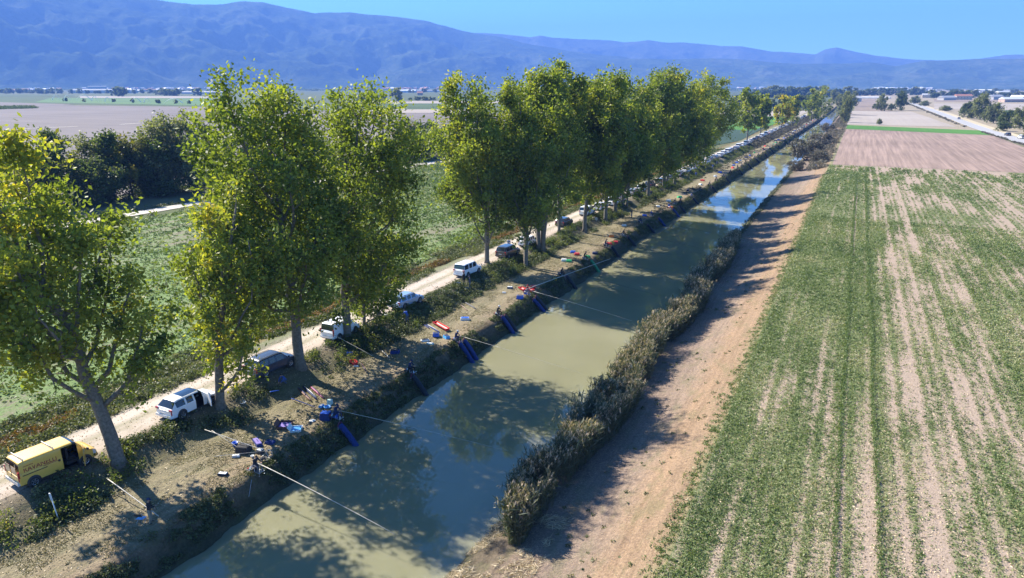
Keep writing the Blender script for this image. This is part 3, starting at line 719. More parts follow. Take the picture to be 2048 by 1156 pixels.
shrubs_stuff('dry_dock_weeds', np.stack([X, Y, Z - .05], -1), rg1.uniform(.25, .6, len(X)), rg1.uniform(.4, .9, len(X)), 46, .10, M_rust, 11, 'rust brown dry weeds in a strip along the verge', 'dry weeds', .5, .4)
X, Y, Z = scatter(7000, -35.9, -34.15, 12, 420, rg1, .40, (.8, .3), 81, 1.6)
shrubs_stuff('bank_grass', np.stack([X, Y, Z - .03], -1), rg1.uniform(.18, .5, len(X)), rg1.uniform(.12, .45, len(X)), 42, .07, M_weed, 12, 'rough grass hanging over the steep canal bank', 'grass', .34, .3)
X, Y, Z = scatter(90000, -41.8, -35.4, 12, 170, rg1, .45, (.6, .35), 91, 1.5)
v_, f_, t_ = leafquads(np.stack([X, Y, Z + .02], -1), .05 + .05 * rg1.random(len(X)), rg1, 0, np.clip(.45 + rg1.normal(size=len(X)) * .25, 0, 1), .3)
tag(foliage_obj('bench_grass', [(v_, f_, t_)], M_dry), 'short dry grass on the fishing bench along the water', 'grass', kind='stuff')
# fallen leaves and bits on slope and road edge
X, Y, Z = scatter(16000, -50.5, -36, 12, 150, rg1, None, ypow=1.5)
v_, f_, t_ = leafquads(np.stack([X, Y, Z + .03], -1), .035 + .03 * rg1.random(len(X)), rg1, .9, np.clip(.6 + rg1.normal(size=len(X)) * .3, 0, 1), .7)
tag(foliage_obj('fallen_leaves', [(v_, f_, t_)], M_straw), 'fallen poplar leaves scattered over road, slope and bench', 'leaves', kind='stuff')

X, Y, Z = scatter(2600, -45.0, -41.0, 320, 660, rg1, .38, (.3, .1), 5)
shrubs_stuff('far_slope_brambles', np.stack([X, Y, Z - .05], -1), rg1.uniform(.5, 1.2, len(X)), rg1.uniform(.4, 1.1, len(X)), 40, .2, M_scrub, 18, 'brown green brambles on the far part of the slope', 'brambles', .3, .3)
X, Y, Z = scatter(2600, -41.5, -36.5, 110, 640, rg1, .52, (.3, .1), 15)
shrubs_stuff('bench_weeds', np.stack([X, Y, Z - .03], -1), rg1.uniform(.2, .6, len(X)), rg1.uniform(.08, .3, len(X)), 30, .12, M_scrub, 19, 'low brownish weeds on the far part of the fishing bench', 'weeds', .35, .3)
# strip of standing maize at the left edge
A_ = [at(px, py, -.6) for px, py in zip(np.linspace(-40, 56, 70), np.linspace(219, 216.5, 70))]
shrubs_stuff('maize_strip', np.array([(x, y, -.6) for x, y in A_ for _ in range(2)]) + np.random.default_rng(2).normal(size=(140, 3)) * np.array([6, 6, 0]), np.full(140, 6.0), np.full(140, 3.4), 60, .9, M_oak, 20, 'dark strip of standing maize in the bare plain at the left edge', 'maize', .35, .2, up=1.0, aspect=.3)

# reeds
def reed_bed(n, seed, f_xy, hmin, hmax, name, label, plume=.55, tintb=.35):
    rg = np.random.default_rng(seed); X, Y = f_xy(rg, n); kk = fbm(X * .9, Y * .55, 3, 61) > .37; X, Y = X[kk], Y[kk]; n = len(X); Z = zf(X, Y)
    H = rg.uniform(hmin, hmax, n) * (.42 + 1.05 * fbm(X * .8, Y * .55, 3, seed))
    lean = np.stack([rg.normal(size=n) * .22, rg.normal(size=n) * .22], -1) * H[:, None] * .5
    top = np.stack([X + lean[:, 0], Y + lean[:, 1], Z + H], -1); bot = np.stack([X, Y, Z - .1], -1)
    wv = rg.normal(size=(n, 3)); wv[:, 2] = 0; wv /= np.linalg.norm(wv, axis=1)[:, None]
    tone = np.clip(tintb + (fbm(X * .3, Y * .12, 3, seed + 3) - .5) * .9 + rg.normal(size=n) * .1, 0, 1)
    sv = np.stack([bot - wv * .014, bot + wv * .014, top + wv * .008, top - wv * .008], 1).reshape(-1, 3)
    P_ = [(sv, np.arange(n * 4).reshape(-1, 4), np.repeat(tone + .1, 4))]
    k = 5
    s = rg.uniform(.25, .95, (n, k)); ii = np.repeat(np.arange(n), k); s = s.ravel()
    c0 = bot[ii] + (top - bot)[ii] * s[:, None]; T = len(ii)
    d = np.stack([rg.normal(size=T) * .7, rg.normal(size=T) * .7, rg.uniform(.2, 1.6, T)], -1); d /= np.linalg.norm(d, axis=1)[:, None]
    Ln = rg.uniform(.24, .50, T)
    P_.append(leafquads(c0 + d * Ln[:, None] * .8, Ln, rg, 0, np.clip(tone[ii] - .08 + rg.normal(size=T) * .1 - (s < .4) * .05, 0, 1), .09, d))
    m = rg.random(n) < plume; tp = top[m]; q = 4; ii = np.repeat(np.arange(len(tp)), q); T = len(ii)
    d = np.stack([rg.normal(size=T) * .35 + .25, rg.normal(size=T) * .35 - .1, np.ones(T)], -1)
    P_.append(leafquads(tp[ii] + rg.normal(size=(T, 3)) * np.array([.05, .05, .09]), rg.uniform(.12, .20, T), rg, 0, np.clip(.84 + rg.normal(size=T) * .1, 0, 1), .24, d))
    return tag(foliage_obj(name, P_, M_reed), label, 'reeds', kind='stuff')
def bed1(rg, n):
    Y = 33.5 + (128 - 33.5) * rg.random(n) ** 1.15; w = np.interp(Y, [33, 38, 50, 90, 120, 128], [.2, .8, .95, .85, .75, .3])
    u = -16.5 + (rg.random(n) - .5) * 3.0 * w * (.75 + .6 * vnoise(Y * .45, Y * 0, 8)) + (vnoise(Y * .18, Y * 0, 3) - .5) * 1.3
    return u, Y
reed_bed(21000, 5, bed1, 1.9, 2.9, 'reed_bed', 'tall reed bed with beige plumes along the right bank of the canal', .5, .30)
def bed2(rg, n):
    Y = 250 + 600 * rg.random(n) ** 1.3; u = np.interp(Y, [250, 280, 400, 850], [-12, -13, -14, -14]) + (rg.random(n) - .5) * np.interp(Y, [250, 300, 850], [5, 12, 13])
    return u, Y
def bigscrub(seed, n, y0, y1):
    rg = np.random.default_rng(seed); Y = y0 + (y1 - y0) * rg.random(n) ** 1.2; X = np.interp(Y, [y0, y0 + 40, y1], [-10.0, -10.2, -10]) + (rg.random(n) - .5) * np.interp(Y, [y0, y0 + 50, y1], [5, 7.5, 8])
    return np.stack([X, Y, zf(X, Y) - .1], -1), rg.uniform(.9, 1.8, n), rg.uniform(.9, 2.2, n)
c_, r_, h_ = bigscrub(3, 520, 246, 860)
shrubs_stuff('bank_scrub', c_, r_, h_, 90, .30, M_scrub, 14, 'grey brown scrub and dead reeds covering the far right bank', 'scrub', .45, .4, up=.6, aspect=.3)
# small green tufts at the right water edge beyond the reed bed, and dry litter at its near end
X = np.concatenate([rg1.uniform(-18.9, -17.2, 900)]); Y = rg1.uniform(120, 260, 900)
shrubs_stuff('waterside_tufts', np.stack([X, Y, zf(X, Y)], -1), rg1.uniform(.15, .5, 900), rg1.uniform(.15, .6, 900), 20, .12, M_reed, 15, 'short tufts at the water edge beyond the reed bed', 'tufts', .3, .3)
def litter(n, x0, x1, y0, y1, L, seed, name, label, thr=None, tint=.6, mat=None, ypow=1.3):
    rg = np.random.default_rng(seed); X = rg.uniform(x0, x1, n); Y = y0 + (y1 - y0) * rg.random(n) ** ypow
    if thr is not None:
        k = fbm(X * .5, Y * .35, 3, seed) > thr; X, Y = X[k], Y[k]; n = len(X)
    a = rg.normal(size=n) * .9 + .6; d = np.stack([np.cos(a), np.sin(a), rg.normal(size=n) * .15 + .05], -1)
    P_ = np.stack([X, Y, zf(X, Y) + .04 + rg.random(n) * .06], -1)
    p = leafquads(P_, L * (.4 + rg.random(n)), rg, 0, np.clip(tint + rg.normal(size=n) * .25, 0, 1), .06, d)
    return tag(foliage_obj(name, [p], mat or M_straw), label, 'straw', kind='stuff')
litter(9000, -18.8, -13.4, 27, 37, .26, 3, 'cut_reed_litter', 'pile of cut straw coloured reeds at the near end of the reed bed', .40, .75)
litter(60000, -15.5, -6.4, 27, 150, .07, 4, 'mown_grass_litter', 'mown dry grass lying over the right bank', .42, .68)
X = rg1.uniform(-17, -7, 260); Y = 27 + 120 * rg1.random(260) ** 1.4
shrubs_stuff('bank_weed_tufts', np.stack([X, Y, zf(X, Y)], -1), rg1.uniform(.1, .32, 260), rg1.uniform(.06, .2, 260), 16, .07, M_weed, 16, 'scattered small weeds on the dry right bank', 'weeds', .5, .3)
X = -6.6 + (vnoise(np.arange(2600) * .7, np.arange(2600) * 0., 4) - .5) * 1.4 + rg1.normal(size=2600) * .3; Y = 27 + 200 * rg1.random(2600) ** 1.3
shrubs_stuff('field_edge_weeds', np.stack([X, Y, zf(X, Y)], -1), rg1.uniform(.12, .36, 2600), rg1.uniform(.06, .28, 2600), 16, .06, M_crop, 26, 'ragged weeds along the edge of the stubble field', 'weeds', .45, .4)

# plants of the right field
def crops(name, n, x0, x1f, y0, y1, vf, size, seed, mat, label, zb, nl=4, ypow=1.35, tint=.5, thr=.30):
    rg = np.random.default_rng(seed); Y = y0 + (y1 - y0) * rg.random(n) ** ypow; X = x0 + (x1f(Y) - x0) * rg.random(n)
    vv = vf(X, Y); k = rg.random(n) < np.clip((vv - thr) * 1.25, 0, .85) * (.35 + 1.1 * fbm(X * 1.6, Y * .8, 2, seed + 9)); X, Y, vv = X[k], Y[k], vv[k]; n = len(X)
    ii = np.repeat(np.arange(n), nl); T = len(ii); sc = np.interp(Y, [y0, y1], [1, 2.4])[ii]
    P_ = np.stack([X[ii], Y[ii], np.full(T, zb)], -1) + rg.normal(size=(T, 3)) * np.array([.09, .09, 0]) * sc[:, None]
    P_[:, 2] += np.abs(rg.normal(size=T)) * .07 * sc
    d = np.stack([rg.normal(size=T), rg.normal(size=T), rg.uniform(.2, 1.2, T)], -1)
    tt = np.clip(tint + (fbm(X * .3, Y * .1, 3, seed)[ii] - .5) * .9 + rg.normal(size=T) * .16, 0, 1)
    p = leafquads(P_, size * sc * (.6 + .8 * rg.random(T)), rg, 0, tt, .45, d)
    return tag(foliage_obj(name, [p], mat), label, 'crop', kind='stuff')
crops('field_plants', 190000, -6.3, lambda Y: np.minimum(90, 4 + (Y - 12) * .62), 24, 150, veg_right, .06, 3, M_crop, 'green plants growing in patches in the stubble field on the right', .05, 5, thr=.12)
crops('field_plants_beyond', 60000, -6.2, lambda Y: np.minimum(120, Y * .55), 140, 250, veg_right, .11, 4, M_crop, 'green plants in the far half of the stubble field', .05, 4, 1.0, thr=.15)
crops('weedy_field_plants', 90000, -126, lambda Y: np.full(np.shape(Y), -56.5), 30, 230, veg_left, .14, 5, M_crop, 'green weeds of the field between the road and the gravel track', -.56, 4, 1.1, .38, .2)
for k_, (xl, ya) in enumerate(((1.72, 230), (4.05, 230))):
    rgk = np.random.default_rng(88 + k_); n = 16000; Y = 22 + (ya - 22) * rgk.random(n) ** 1.3; X = xl + (fbm(Y * .05, Y * 0, 2, 6) - .5) * .3 + rgk.normal(size=n) * .10
    d = np.stack([rgk.normal(size=n) * .6, rgk.normal(size=n) * .6, rgk.uniform(.4, 1.4, n)], -1); sc = np.interp(Y, [22, 230], [1, 2])
    q = leafquads(np.stack([X, Y, .08 + rgk.random(n) * .22], -1), .07 * sc * (.6 + .8 * rgk.random(n)), rgk, 0, np.clip(.35 + rgk.normal(size=n) * .15, 0, 1), .4, d)
    tag(foliage_obj('tramline_plants', [q], M_crop), 'taller dark green plants along the %s tractor line of the field' % ('left', 'right')[k_], 'crop', kind='stuff')
rg = np.random.default_rng(77); n = 60000; Y = 24 + 110 * rg.random(n) ** 1.4; X = -6 + (np.minimum(80, 10 + (Y - 12) * .62)) * rg.random(n)
p = leafquads(np.stack([X, Y, np.full(n, .07)], -1), .04 + .06 * rg.random(n), rg, .85, np.clip(.75 + rg.normal(size=n) * .2, 0, 1), .4)
tag(foliage_obj('stubble_bits', [p], M_straw), 'pale stubble and straw bits between the field plants', 'stubble', kind='stuff')

# single shrubs and trees of the far right bank
SH = [proto_tree('bank_shrub', 301, M_scrub, 6, 4.2, .04, 90, 60, .26, M_darkbark, .08, 7, .14, 3), proto_tree('bank_tree', 307, M_grey, 13, 4.6, .08, 110, 50, .36, M_darkbark, .12), proto_tree('roadside_tree', 311, M_grey, 10, 5.2, .05, 120, 46, .40, M_darkbark, .02), proto_tree('roadside_tree', 317, M_oak, 10, 5.0, .05, 120, 46, .40, M_darkbark, .05)]
for px, py, h, k, sx, lab in [(1612, 318, 6.8, 0, 1.2, 'brown willow shrub leaning over the water on the right bank'), (1590, 338, 3.0, 0, 1.3, 'low shrub at the water edge beside the seated man with the white box'), (1640, 292, 5.4, 0, 1.2, 'round grey shrub behind the leaning willow shrub'), (1636, 330, 4.0, 0, 1.0, 'grey shrub right behind the seated man on the right bank'), (1655, 262, 4.6, 0, 1.3, 'grey brown shrub filling the bank halfway to the tall bank trees')]:
    x, y = at(px, py, -1.8); plant(SH[k], x, y, h, lab, 'shrubs on the far right bank', sx=sx, rz=px, cat='shrub')
for px, py, h, sx, lab in [(1689, 248, 17, .62, 'dark narrow tree standing at the corner of the bright green strip'), (1693, 232, 19, .9, 'tree with a yellowish top behind the dark narrow one'), (1703, 214, 17, 1.1, 'broad tree at the far end of the right bank'), (1680, 218, 18, 1.0, 'tree leaning over the far end of the canal'), (1668, 206, 17, 1.3, 'faint tree behind the end of the canal')]:
    x, y = at(px, py, -1.0); plant(SH[1], x, y, h, lab, 'trees of the far right bank', sx=sx, rz=px)
for px, py, h, k, sx, lab in [(1763, 222, 15, 2, .8, 'left one of the two round trees behind the pale field'), (1800, 221, 17, 3, .85, 'right one of the two round trees behind the pale field'), (1781, 221, 6, 3, 1.2, 'low dark bush between the two round trees'), (1758, 249, 3.6, 2, 1, 'small lone shrub at the edge of the bright green strip'), (1749, 218, 5, 3, 1.2, 'small dark bush in the brown field'),
                              (1915, 236, 11, 3, 1.1, 'dark rounded tree right of the road, left of the tall one'), (1938, 239, 17, 2, 1.0, 'tall tree right of the main road'), (1962, 246, 12, 2, 1.2, 'bushy tree in the dip right of the main road'), (1990, 254, 9, 3, 1.3, 'dark bush right of the main road'), (2018, 258, 13, 2, 1.1, 'grey green tree near the right picture edge'),
                              (2044, 268, 14, 3, 1.2, 'yellowish tree cut by the right picture edge'), (2075, 276, 14, 2, 1.2, 'tree just past the right picture edge'), (1976, 262, 5, 3, 1.6, 'low bush beside the road barrier'), (2030, 278, 6, 2, 1.6, 'low bush below the tree at the picture edge'), (1830, 208, 10, 2, 1.5, 'wide tree where the main road vanishes'), (1850, 212, 6, 2, 2.2, 'low thicket beside the far end of the main road'), (1890, 222, 5, 2, 2.4, 'thicket left of the dark rounded tree')]:
    x, y = at(px, py, 0); x += 7 * (px > 1890); plant(SH[k], x, y, h, lab, 'trees beside the main road', z=-.1, sx=sx * .85, rz=px)
# hedge between ploughed field and road
n = 300; t = rg0.random(n); Yh = 200 + t * 270; Xh = np.interp(Yh, [200, 330, 400, 480], [76.5, 69, 65.2, 62.8]) + rg0.normal(size=n) * .5
shrubs_stuff('roadside_scrub', np.stack([Xh, Yh, np.zeros(n)], -1), rg0.uniform(.5, 1.1, n), rg0.uniform(.3, .8, n), 60, .2, M_scrub, 33, 'low scrub along the left side of the main road', 'scrub', .5, .3)
n = 160; t = rg0.random(n); Yh = 520 + t * 600; Xh = 60.5 + rg0.normal(size=n) * .7
shrubs_stuff('roadside_scrub_beyond', np.stack([Xh, Yh, np.zeros(n)], -1), rg0.uniform(.8, 1.5, n), rg0.uniform(.4, 1.0, n), 50, .3, M_scrub, 34, 'low scrub between the pale field and the main road', 'scrub', .5, .3)

# far plain: trees in lines and clumps, each its own
FT = [proto_tree('distant_tree', 401, M_oak, 10, 5, .03, 46, 34, .85, M_darkbark), proto_tree('distant_tree', 409, M_grey, 10, 4.4, .05, 46, 32, .85, M_darkbark)]
rg2 = np.random.default_rng(99)
_t = 'first second third fourth fifth sixth seventh eighth ninth tenth eleventh twelfth thirteenth fourteenth fifteenth sixteenth seventeenth eighteenth nineteenth twentieth twenty-first twenty-second twenty-third twenty-fourth twenty-fifth'.split()[:20]
ORD = _t + [a + '-' + b for a in ('twenty', 'thirty', 'forty', 'fifty', 'sixty') for b in _t[:9]]
def line_of_trees(x0, y0, x1, y1, n, h0, h1, label, group, k=None, z=-.6, jy=.4):
    for i in range(n):
        t = (i + rg2.random() * .7) / n; px = x0 + (x1 - x0) * t; py = y0 + (y1 - y0) * t + rg2.normal() * jy
        x, y = at(px, max(py, 172.6), z)
        plant(FT[(i % 2) if k is None else k], x, y, rg2.uniform(h0, h1), (ORD[i] + ' from the left: ' + label) if n > 1 else label, group, z=z, rz=i * 2.1, sx=rg2.uniform(.9, 1.5))
line_of_trees(0, 187, 130, 187.5, 16, 9, 16, 'dark tree in the farm tree line left of the white greenhouse', 'trees round the far left farms')
line_of_trees(140, 187.5, 420, 187.5, 20, 8, 14, 'dark tree in the row before the left hill foot', 'trees before the left hill foot')
line_of_trees(231, 192, 246, 192.5, 3, 17, 20, 'big dark tree beside the white greenhouse', 'big trees beside the greenhouse')
line_of_trees(318, 191, 358, 191.5, 6, 12, 17, 'tall dark tree in the clump right of the greenhouse', 'clump right of the greenhouse')
line_of_trees(392, 192, 398, 192, 1, 18, 18, 'lone dark tree near the bright poplar crown', 'lone trees of the far plain')
line_of_trees(120, 203, 420, 209, 7, 4, 6, 'small bush among the sprinkler jets', 'bushes among the sprinklers')
line_of_trees(715, 204, 772, 204.5, 7, 8, 13, 'grey green tree in the row left of the fan shaped one', 'trees in the gap between the poplars')
line_of_trees(795, 203.5, 796, 203.5, 1, 19, 19, 'fan shaped pale tree standing alone in the gap between poplars', 'lone trees of the far plain', 1)
line_of_trees(820, 201, 870, 201.5, 7, 5, 8, 'low dark bush in the hedge right of the fan shaped tree', 'far hedge bushes')
line_of_trees(700, 186, 880, 185.5, 10, 8, 15, 'tree before the village in the gap between poplars', 'trees before the village')
line_of_trees(1500, 196, 1700, 194, 24, 12, 22, 'hazy tree of the wood behind the end of the canal', 'trees behind the end of the canal')
line_of_trees(1700, 192, 1850, 190, 18, 11, 19, 'hazy tree in the line before the white town', 'trees before the town')
line_of_trees(1850, 196, 2060, 197, 24, 8, 15, 'hazy tree among the far farms on the right', 'trees among the far right farms')
line_of_trees(1900, 189, 2060, 188, 10, 9, 15, 'faint tree at the foot of the right hills', 'trees at the foot of the right hills')
line_of_trees(1480, 222, 1620, 220, 10, 9, 15, 'tree behind the green field left of the far road', 'trees left of the far road')
# far wooded strip at the hill foot as one mass
n = 1500; a = rg2.uniform(-250, 2300, n); D = rg2.uniform(176.8, 182.0, n); PP = [at(px, py, -.6) for px, py in zip(a, D)]
keep = fbm(a * .02, D * .5, 3, 4) > .42
C_ = np.array([(x, y, -1) for x, y in PP])[keep]; n = len(C_)
shrubs_stuff('far_woods', C_, rg2.uniform(12, 30, n), rg2.uniform(4, 10, n), 34, 3.4, M_oak, 41, 'far woods and hedges at the foot of the hills reading as one dark band', 'woods', .4, .3)

# ------------------------------------------------------------------ vehicles
M_glass = pm('dark_car_glass', (.02, .025, .03), (.015, .018, .02), 1, .06, spec=.7, coat=.5)
M_rubber = pm('tyre_rubber', (.03, .03, .032), (.02, .02, .02), 20, .85)
M_trim = pm('black_plastic', (.035, .035, .038), (.025, .025, .026), 12, .6)
M_rim = pm('alloy_rim', (.45, .45, .47), (.30, .30, .32), 8, .35, metal=.8)
M_tail = pm('tail_light_red', (.45, .015, .02), (.30, .01, .015), 6, .2, coat=.5)
M_headl = pm('headlight_glass', (.6, .62, .65), (.4, .42, .45), 6, .15, coat=.6)
M_plate = pm('number_plate', (.7, .7, .68), (.6, .6, .6), 2, .5)
M_dark = pm('dark_interior', (.022, .022, .025), (.012, .012, .014), 5, .8)
M_chrome = pm('pale_bumper', (.62, .60, .55), (.5, .48, .45), 5, .4)
PAINT = {'yellow': pm('paint_yellow', (.74, .46, .085), (.66, .40, .07), 1.2, .38, coat=.4), 'white': pm('paint_white', (.78, .79, .80), (.70, .71, .72), 1.2, .35, coat=.5),
         'darkblue': pm('paint_dark_blue', (.03, .042, .07), (.024, .034, .055), 1.2, .35, coat=.35), 'silver': pm('paint_silver_blue', (.30, .42, .58), (.26, .37, .52), 1.2, .3, metal=.35, coat=.6),
         'black': pm('paint_black', (.03, .032, .036), (.022, .024, .027), 1.2, .28, coat=.8), 'grey': pm('paint_grey', (.36, .37, .38), (.30, .31, .32), 1.2, .32, metal=.4, coat=.6),
         'blue': pm('paint_blue', (.05, .12, .32), (.04, .09, .25), 1.2, .3, coat=.7), 'red': pm('paint_red', (.42, .03, .03), (.33, .02, .02), 1.2, .3, coat=.7)}
def sep_mesh(me, mats, names, parent, level=2):
    """subdivide the shell, then give each material region its own named child"""
    tmp = bpy.data.objects.new('tmp', me); COL.objects.link(tmp)
    if level:
        md = tmp.modifiers.new('s', 'SUBSURF'); md.levels = level; md.render_levels = level
    dg = bpy.context.evaluated_depsgraph_get(); ev = tmp.evaluated_get(dg); m2 = bpy.data.meshes.new_from_object(ev)
    co = np.empty(len(m2.vertices) * 3, np.float32); m2.vertices.foreach_get('co', co); co = co.reshape(-1, 3)
    mi = np.empty(len(m2.polygons), np.int32); m2.polygons.foreach_get('material_index', mi)
    lv = np.empty(len(m2.loops), np.int32); m2.loops.foreach_get('vertex_index', lv)
    ls = np.empty(len(m2.polygons), np.int32); m2.polygons.foreach_get('loop_start', ls); lt = np.empty(len(m2.polygons), np.int32); m2.polygons.foreach_get('loop_total', lt)
    bpy.data.objects.remove(tmp); out = {}
    fx = np.array([co[lv[a:a + t]].mean(0) for a, t in zip(ls, lt)])
    for k, nm in enumerate(names):
        if nm is None: continue
        sides = [0]
        if nm in ('side_window', 'headlight', 'tail_light'): sides = [-1, 1]
        for sgn in sides:
            ids = [i for i in range(len(mi)) if mi[i] == k and (sgn == 0 or fx[i][0] * sgn > 0)]
            if not ids: continue
            mp = {}; v = []; f = []
            for i in ids:
                q = []
                for vi in lv[ls[i]:ls[i] + lt[i]]:
                    if vi not in mp: mp[vi] = len(v); v.append(tuple(co[vi]))
                    q.append(mp[vi])
                f.append(tuple(q))
            m3 = bpy.data.meshes.new(nm); m3.from_pydata(v, [], f); m3.materials.append(mats[k]); m3.polygons.foreach_set('use_smooth', [True] * len(f)); m3.update()
            out[nm] = link(bpy.data.objects.new(nm, m3), parent)
    return out
def wheel(parent, x, y, r, w=.22):
    s = 1 if x > 0 else -1
    mb = MB(); mb.lathe((x, y, r), [(.0, -w / 2), (r - .05, -w / 2), (r, -w / 2 + .04), (r, w / 2 - .04), (r - .05, w / 2), (r * .62, w / 2), (r * .60, -w / 2)], 18, axis='X')
    wh = mb.build('wheel', M_rubber, parent)
    rm = MB(); rm.lathe((x, y, r), [(r * .64, s * (w / 2 + .004)), (r * .60, s * (w / 2 + .006)), (r * .55, s * (w / 2 - .03)), (r * .16, s * (w / 2 - .035)), (.0, s * (w / 2 - .01))], 18, axis='X')
    for k in range(5):
        a = k * 2 * math.pi / 5; rm.box((x + s * (w / 2 - .012), y + math.cos(a) * r * .36, r + math.sin(a) * r * .36), (.02, r * .46, r * .13), rx=a)
    rm.build('rim', M_rim, wh)
def make_vehicle(name, L, W, Ht, belt, hood, paint, label, group, rear=.55, ws=(1.15, .55), zb=.22, wr=.33, wb=None, panel=False, dark_roof=False, roofrails=False, wins=((-.8, -.08), (.0, .9)), opendoor=False, cat='car', nose=.18, pano=False, wt=.14, lvl=2):
    root = empty(name, (0, 0, 0), 0, label, cat, group)
    wm = W / 2; yr = -L / 2; yf = L / 2; wtp = wm - wt
    yA = yf - ws[0] - ws[1]; yB = yf - ws[0]
    st = [(yr, belt - .10, .0, .10), (yr + .06, belt + .02, 0, .02), (yr + .10 + rear * .05, belt + .06, .0, 0), (yr + .12 + rear, Ht - .07, 1, 0), (yr + .32 + rear, Ht - .01, 1, 0)]
    y0s, y1s = yr + .34 + rear, yA - .2
    segs = [y0s + (y1s - y0s) * t for t in (.0, .30, .36, .68, .74, 1.0)]
    for y in segs[1:]: st.append((y, Ht, 1, 0))
    st += [(yA, Ht - .06, 1, 0), (yB, hood + .05, 0, 0), (yB + .10, hood, 0, 0), (yf - .30, hood - nose * .6, 0, .01), (yf - .08, hood - nose - .1, 0, .06), (yf, hood - nose - .28, 0, .16)]
    V = []; F = []; MI = []; n = 9
    for (y, zt, roof, tk) in st:
        b = min(belt, zt - .06); w = wm - tk
        wt_ = wtp if roof else w - .10
        bot = zb + (.12 if y in (st[0][0], st[-1][0]) else 0)
        ring = [(0, bot), (w * .85, bot), (w - .02, bot + .10), (w, bot + (b - bot) * .5), (w - .015, b - .015), (w - .03, b + .02), (wt_ + .03, max(b + .035, zt - .09)), (wt_ - .08, max(b + .05, zt - .012)), (0, zt + (.02 if roof else .01))]
        V += [(x, y, z) for x, z in ring] + [(-x, y, z) for x, z in ring[1:-1][::-1]]
    m = 2 * n - 2; NS = len(st)
    # material regions: 0 body 1 windscreen 2 rear window 3 side window 4 lower trim 5 headlight 6 tail light 7 roof panel 8 open
    for i in range(NS - 1):
        for k in range(m):
            kk = k if k < n - 1 else m - 1 - k; mi = 0; y0, y1 = st[i][0], st[i + 1][0]
            if kk in (7, 6) and i == NS - 7: mi = 1
            if kk == 7 and i == 2 : mi = 2
            if kk == 6 and i == 2 : mi = 2
            if kk == 5 and 3 <= i <= NS - 8:
                j = i - 4
                if j in (-1, 0, 2, 4, 5) and not (panel and j < 3): mi = 3
            if kk == 5 and i == NS - 7: mi = 3
            if kk in (0, 1) : mi = 4
            if kk == 3 and i in (0,): mi = 6
            if kk in (3, 4) and i == NS - 3: mi = 5
            if pano and kk == 7 and i in (5, 6, 7, 8): mi = 7
            F.append((i * m + k, (i + 1) * m + k, (i + 1) * m + (k + 1) % m, i * m + (k + 1) % m)[::-1]); MI.append(mi)
            if opendoor and k == kk and ((kk in (2, 3, 4, 5) and i in (8, 9)) ): MI[-1] = 8
    F.append(tuple(range(m))); MI.append(0); e = (NS - 1) * m; F.append(tuple(e + k for k in range(m - 1, -1, -1))); MI.append(0)
    me = bpy.data.meshes.new('shell'); me.from_pydata(V, [], F)
    mats = [PAINT[paint], M_glass, M_glass, M_glass, M_trim, M_headl, M_tail, M_glass, M_dark]
    for q in mats: me.materials.append(q)
    me.polygons.foreach_set('material_index', MI); me.update()
    # keep the shape crisp
    ea = me.attributes.new('crease_edge', 'FLOAT', 'EDGE'); cr = np.full(len(me.edges), .45, np.float32); ea.data.foreach_set('value', cr)
    sep_mesh(me, mats, ['body', 'windscreen', 'rear_window', 'side_window', 'lower_trim', 'headlight', 'tail_light', 'glass_roof', None], root, lvl)
    wbh = (wb or L * .58) / 2; off = .02 * L
    for x in (-1, 1):
        for y in (-wbh - off + .05, wbh - off + .12):
            a = MB(); a.lathe((x * (wm - .055), y, wr + .03), [(0, .06 * x), (wr + .075, .06 * x), (wr + .085, .02 * x), (wr + .085, -.1 * x)], 18, axis='X'); a.build('wheel_arch', M_trim, root)
            wheel(root, x * (wm - .085), y, wr)
    for s in (-1, 1):
        mr = MB(); mr.box((s * (wm + .09), yB - .02, belt + .10), (.20, .10, .15), taper=.8); mr.box((s * (wm + .0), yB + .0, belt + .06), (.08, .05, .05)); mr.build('wing_mirror', PAINT[paint] if paint != 'yellow' else M_trim, root)
    bp = MB(); bp.box((0, yr - .02, zb + .24), (W - .10, .14, .20), taper=.97); bp.build('rear_bumper', PAINT[paint] if paint not in ('yellow',) else M_chrome, root)
    bp = MB(); bp.box((0, yf - .04, zb + .20), (W - .22, .12, .22), taper=.95); bp.build('front_bumper', M_trim, root)
    pl = MB(); pl.box((0, yr - .095, zb + .50 if not panel else zb + .34), (.50, .015, .11)); pl.build('number_plate', M_plate, root)
    if panel:   # tall upright lights at the rear corners
        for s in (-1, 1):
            t = MB(); t.box((s * (wm - .05), yr + .035, belt + .02), (.11, .12, .42), taper=.9); t.build('tail_light', M_tail, root)
    else:
        for s in (-1, 1):
            t = MB(); t.box((s * (wm - .16), yr + .03, belt - .03), (.32, .10, .13), taper=.9); t.build('tail_light', M_tail, root)
    if roofrails:
        for s in (-1, 1):
            t = MB(); t.tube([(s * (wtp - .1), yr + rear + .45, Ht + .035), (s * (wtp - .1), yA - .3, Ht + .035)], .02, 5); t.build('roof_rail', M_trim, root)
    return root
G_car = 'cars and vans parked along the dirt road'
def place(o, px, py, dx=0.0, rz=0.0, xo=None):
    """put the rear right corner of the vehicle near a surveyed point"""
    x, y = at(px, py, 0.0) if not isinstance(px, float) else (px, py)
    x = xo if xo is not None else x
    o.location = (x + dx, y, zs(x + dx, y) + .01); o.rotation_euler = (0, 0, rz); return o
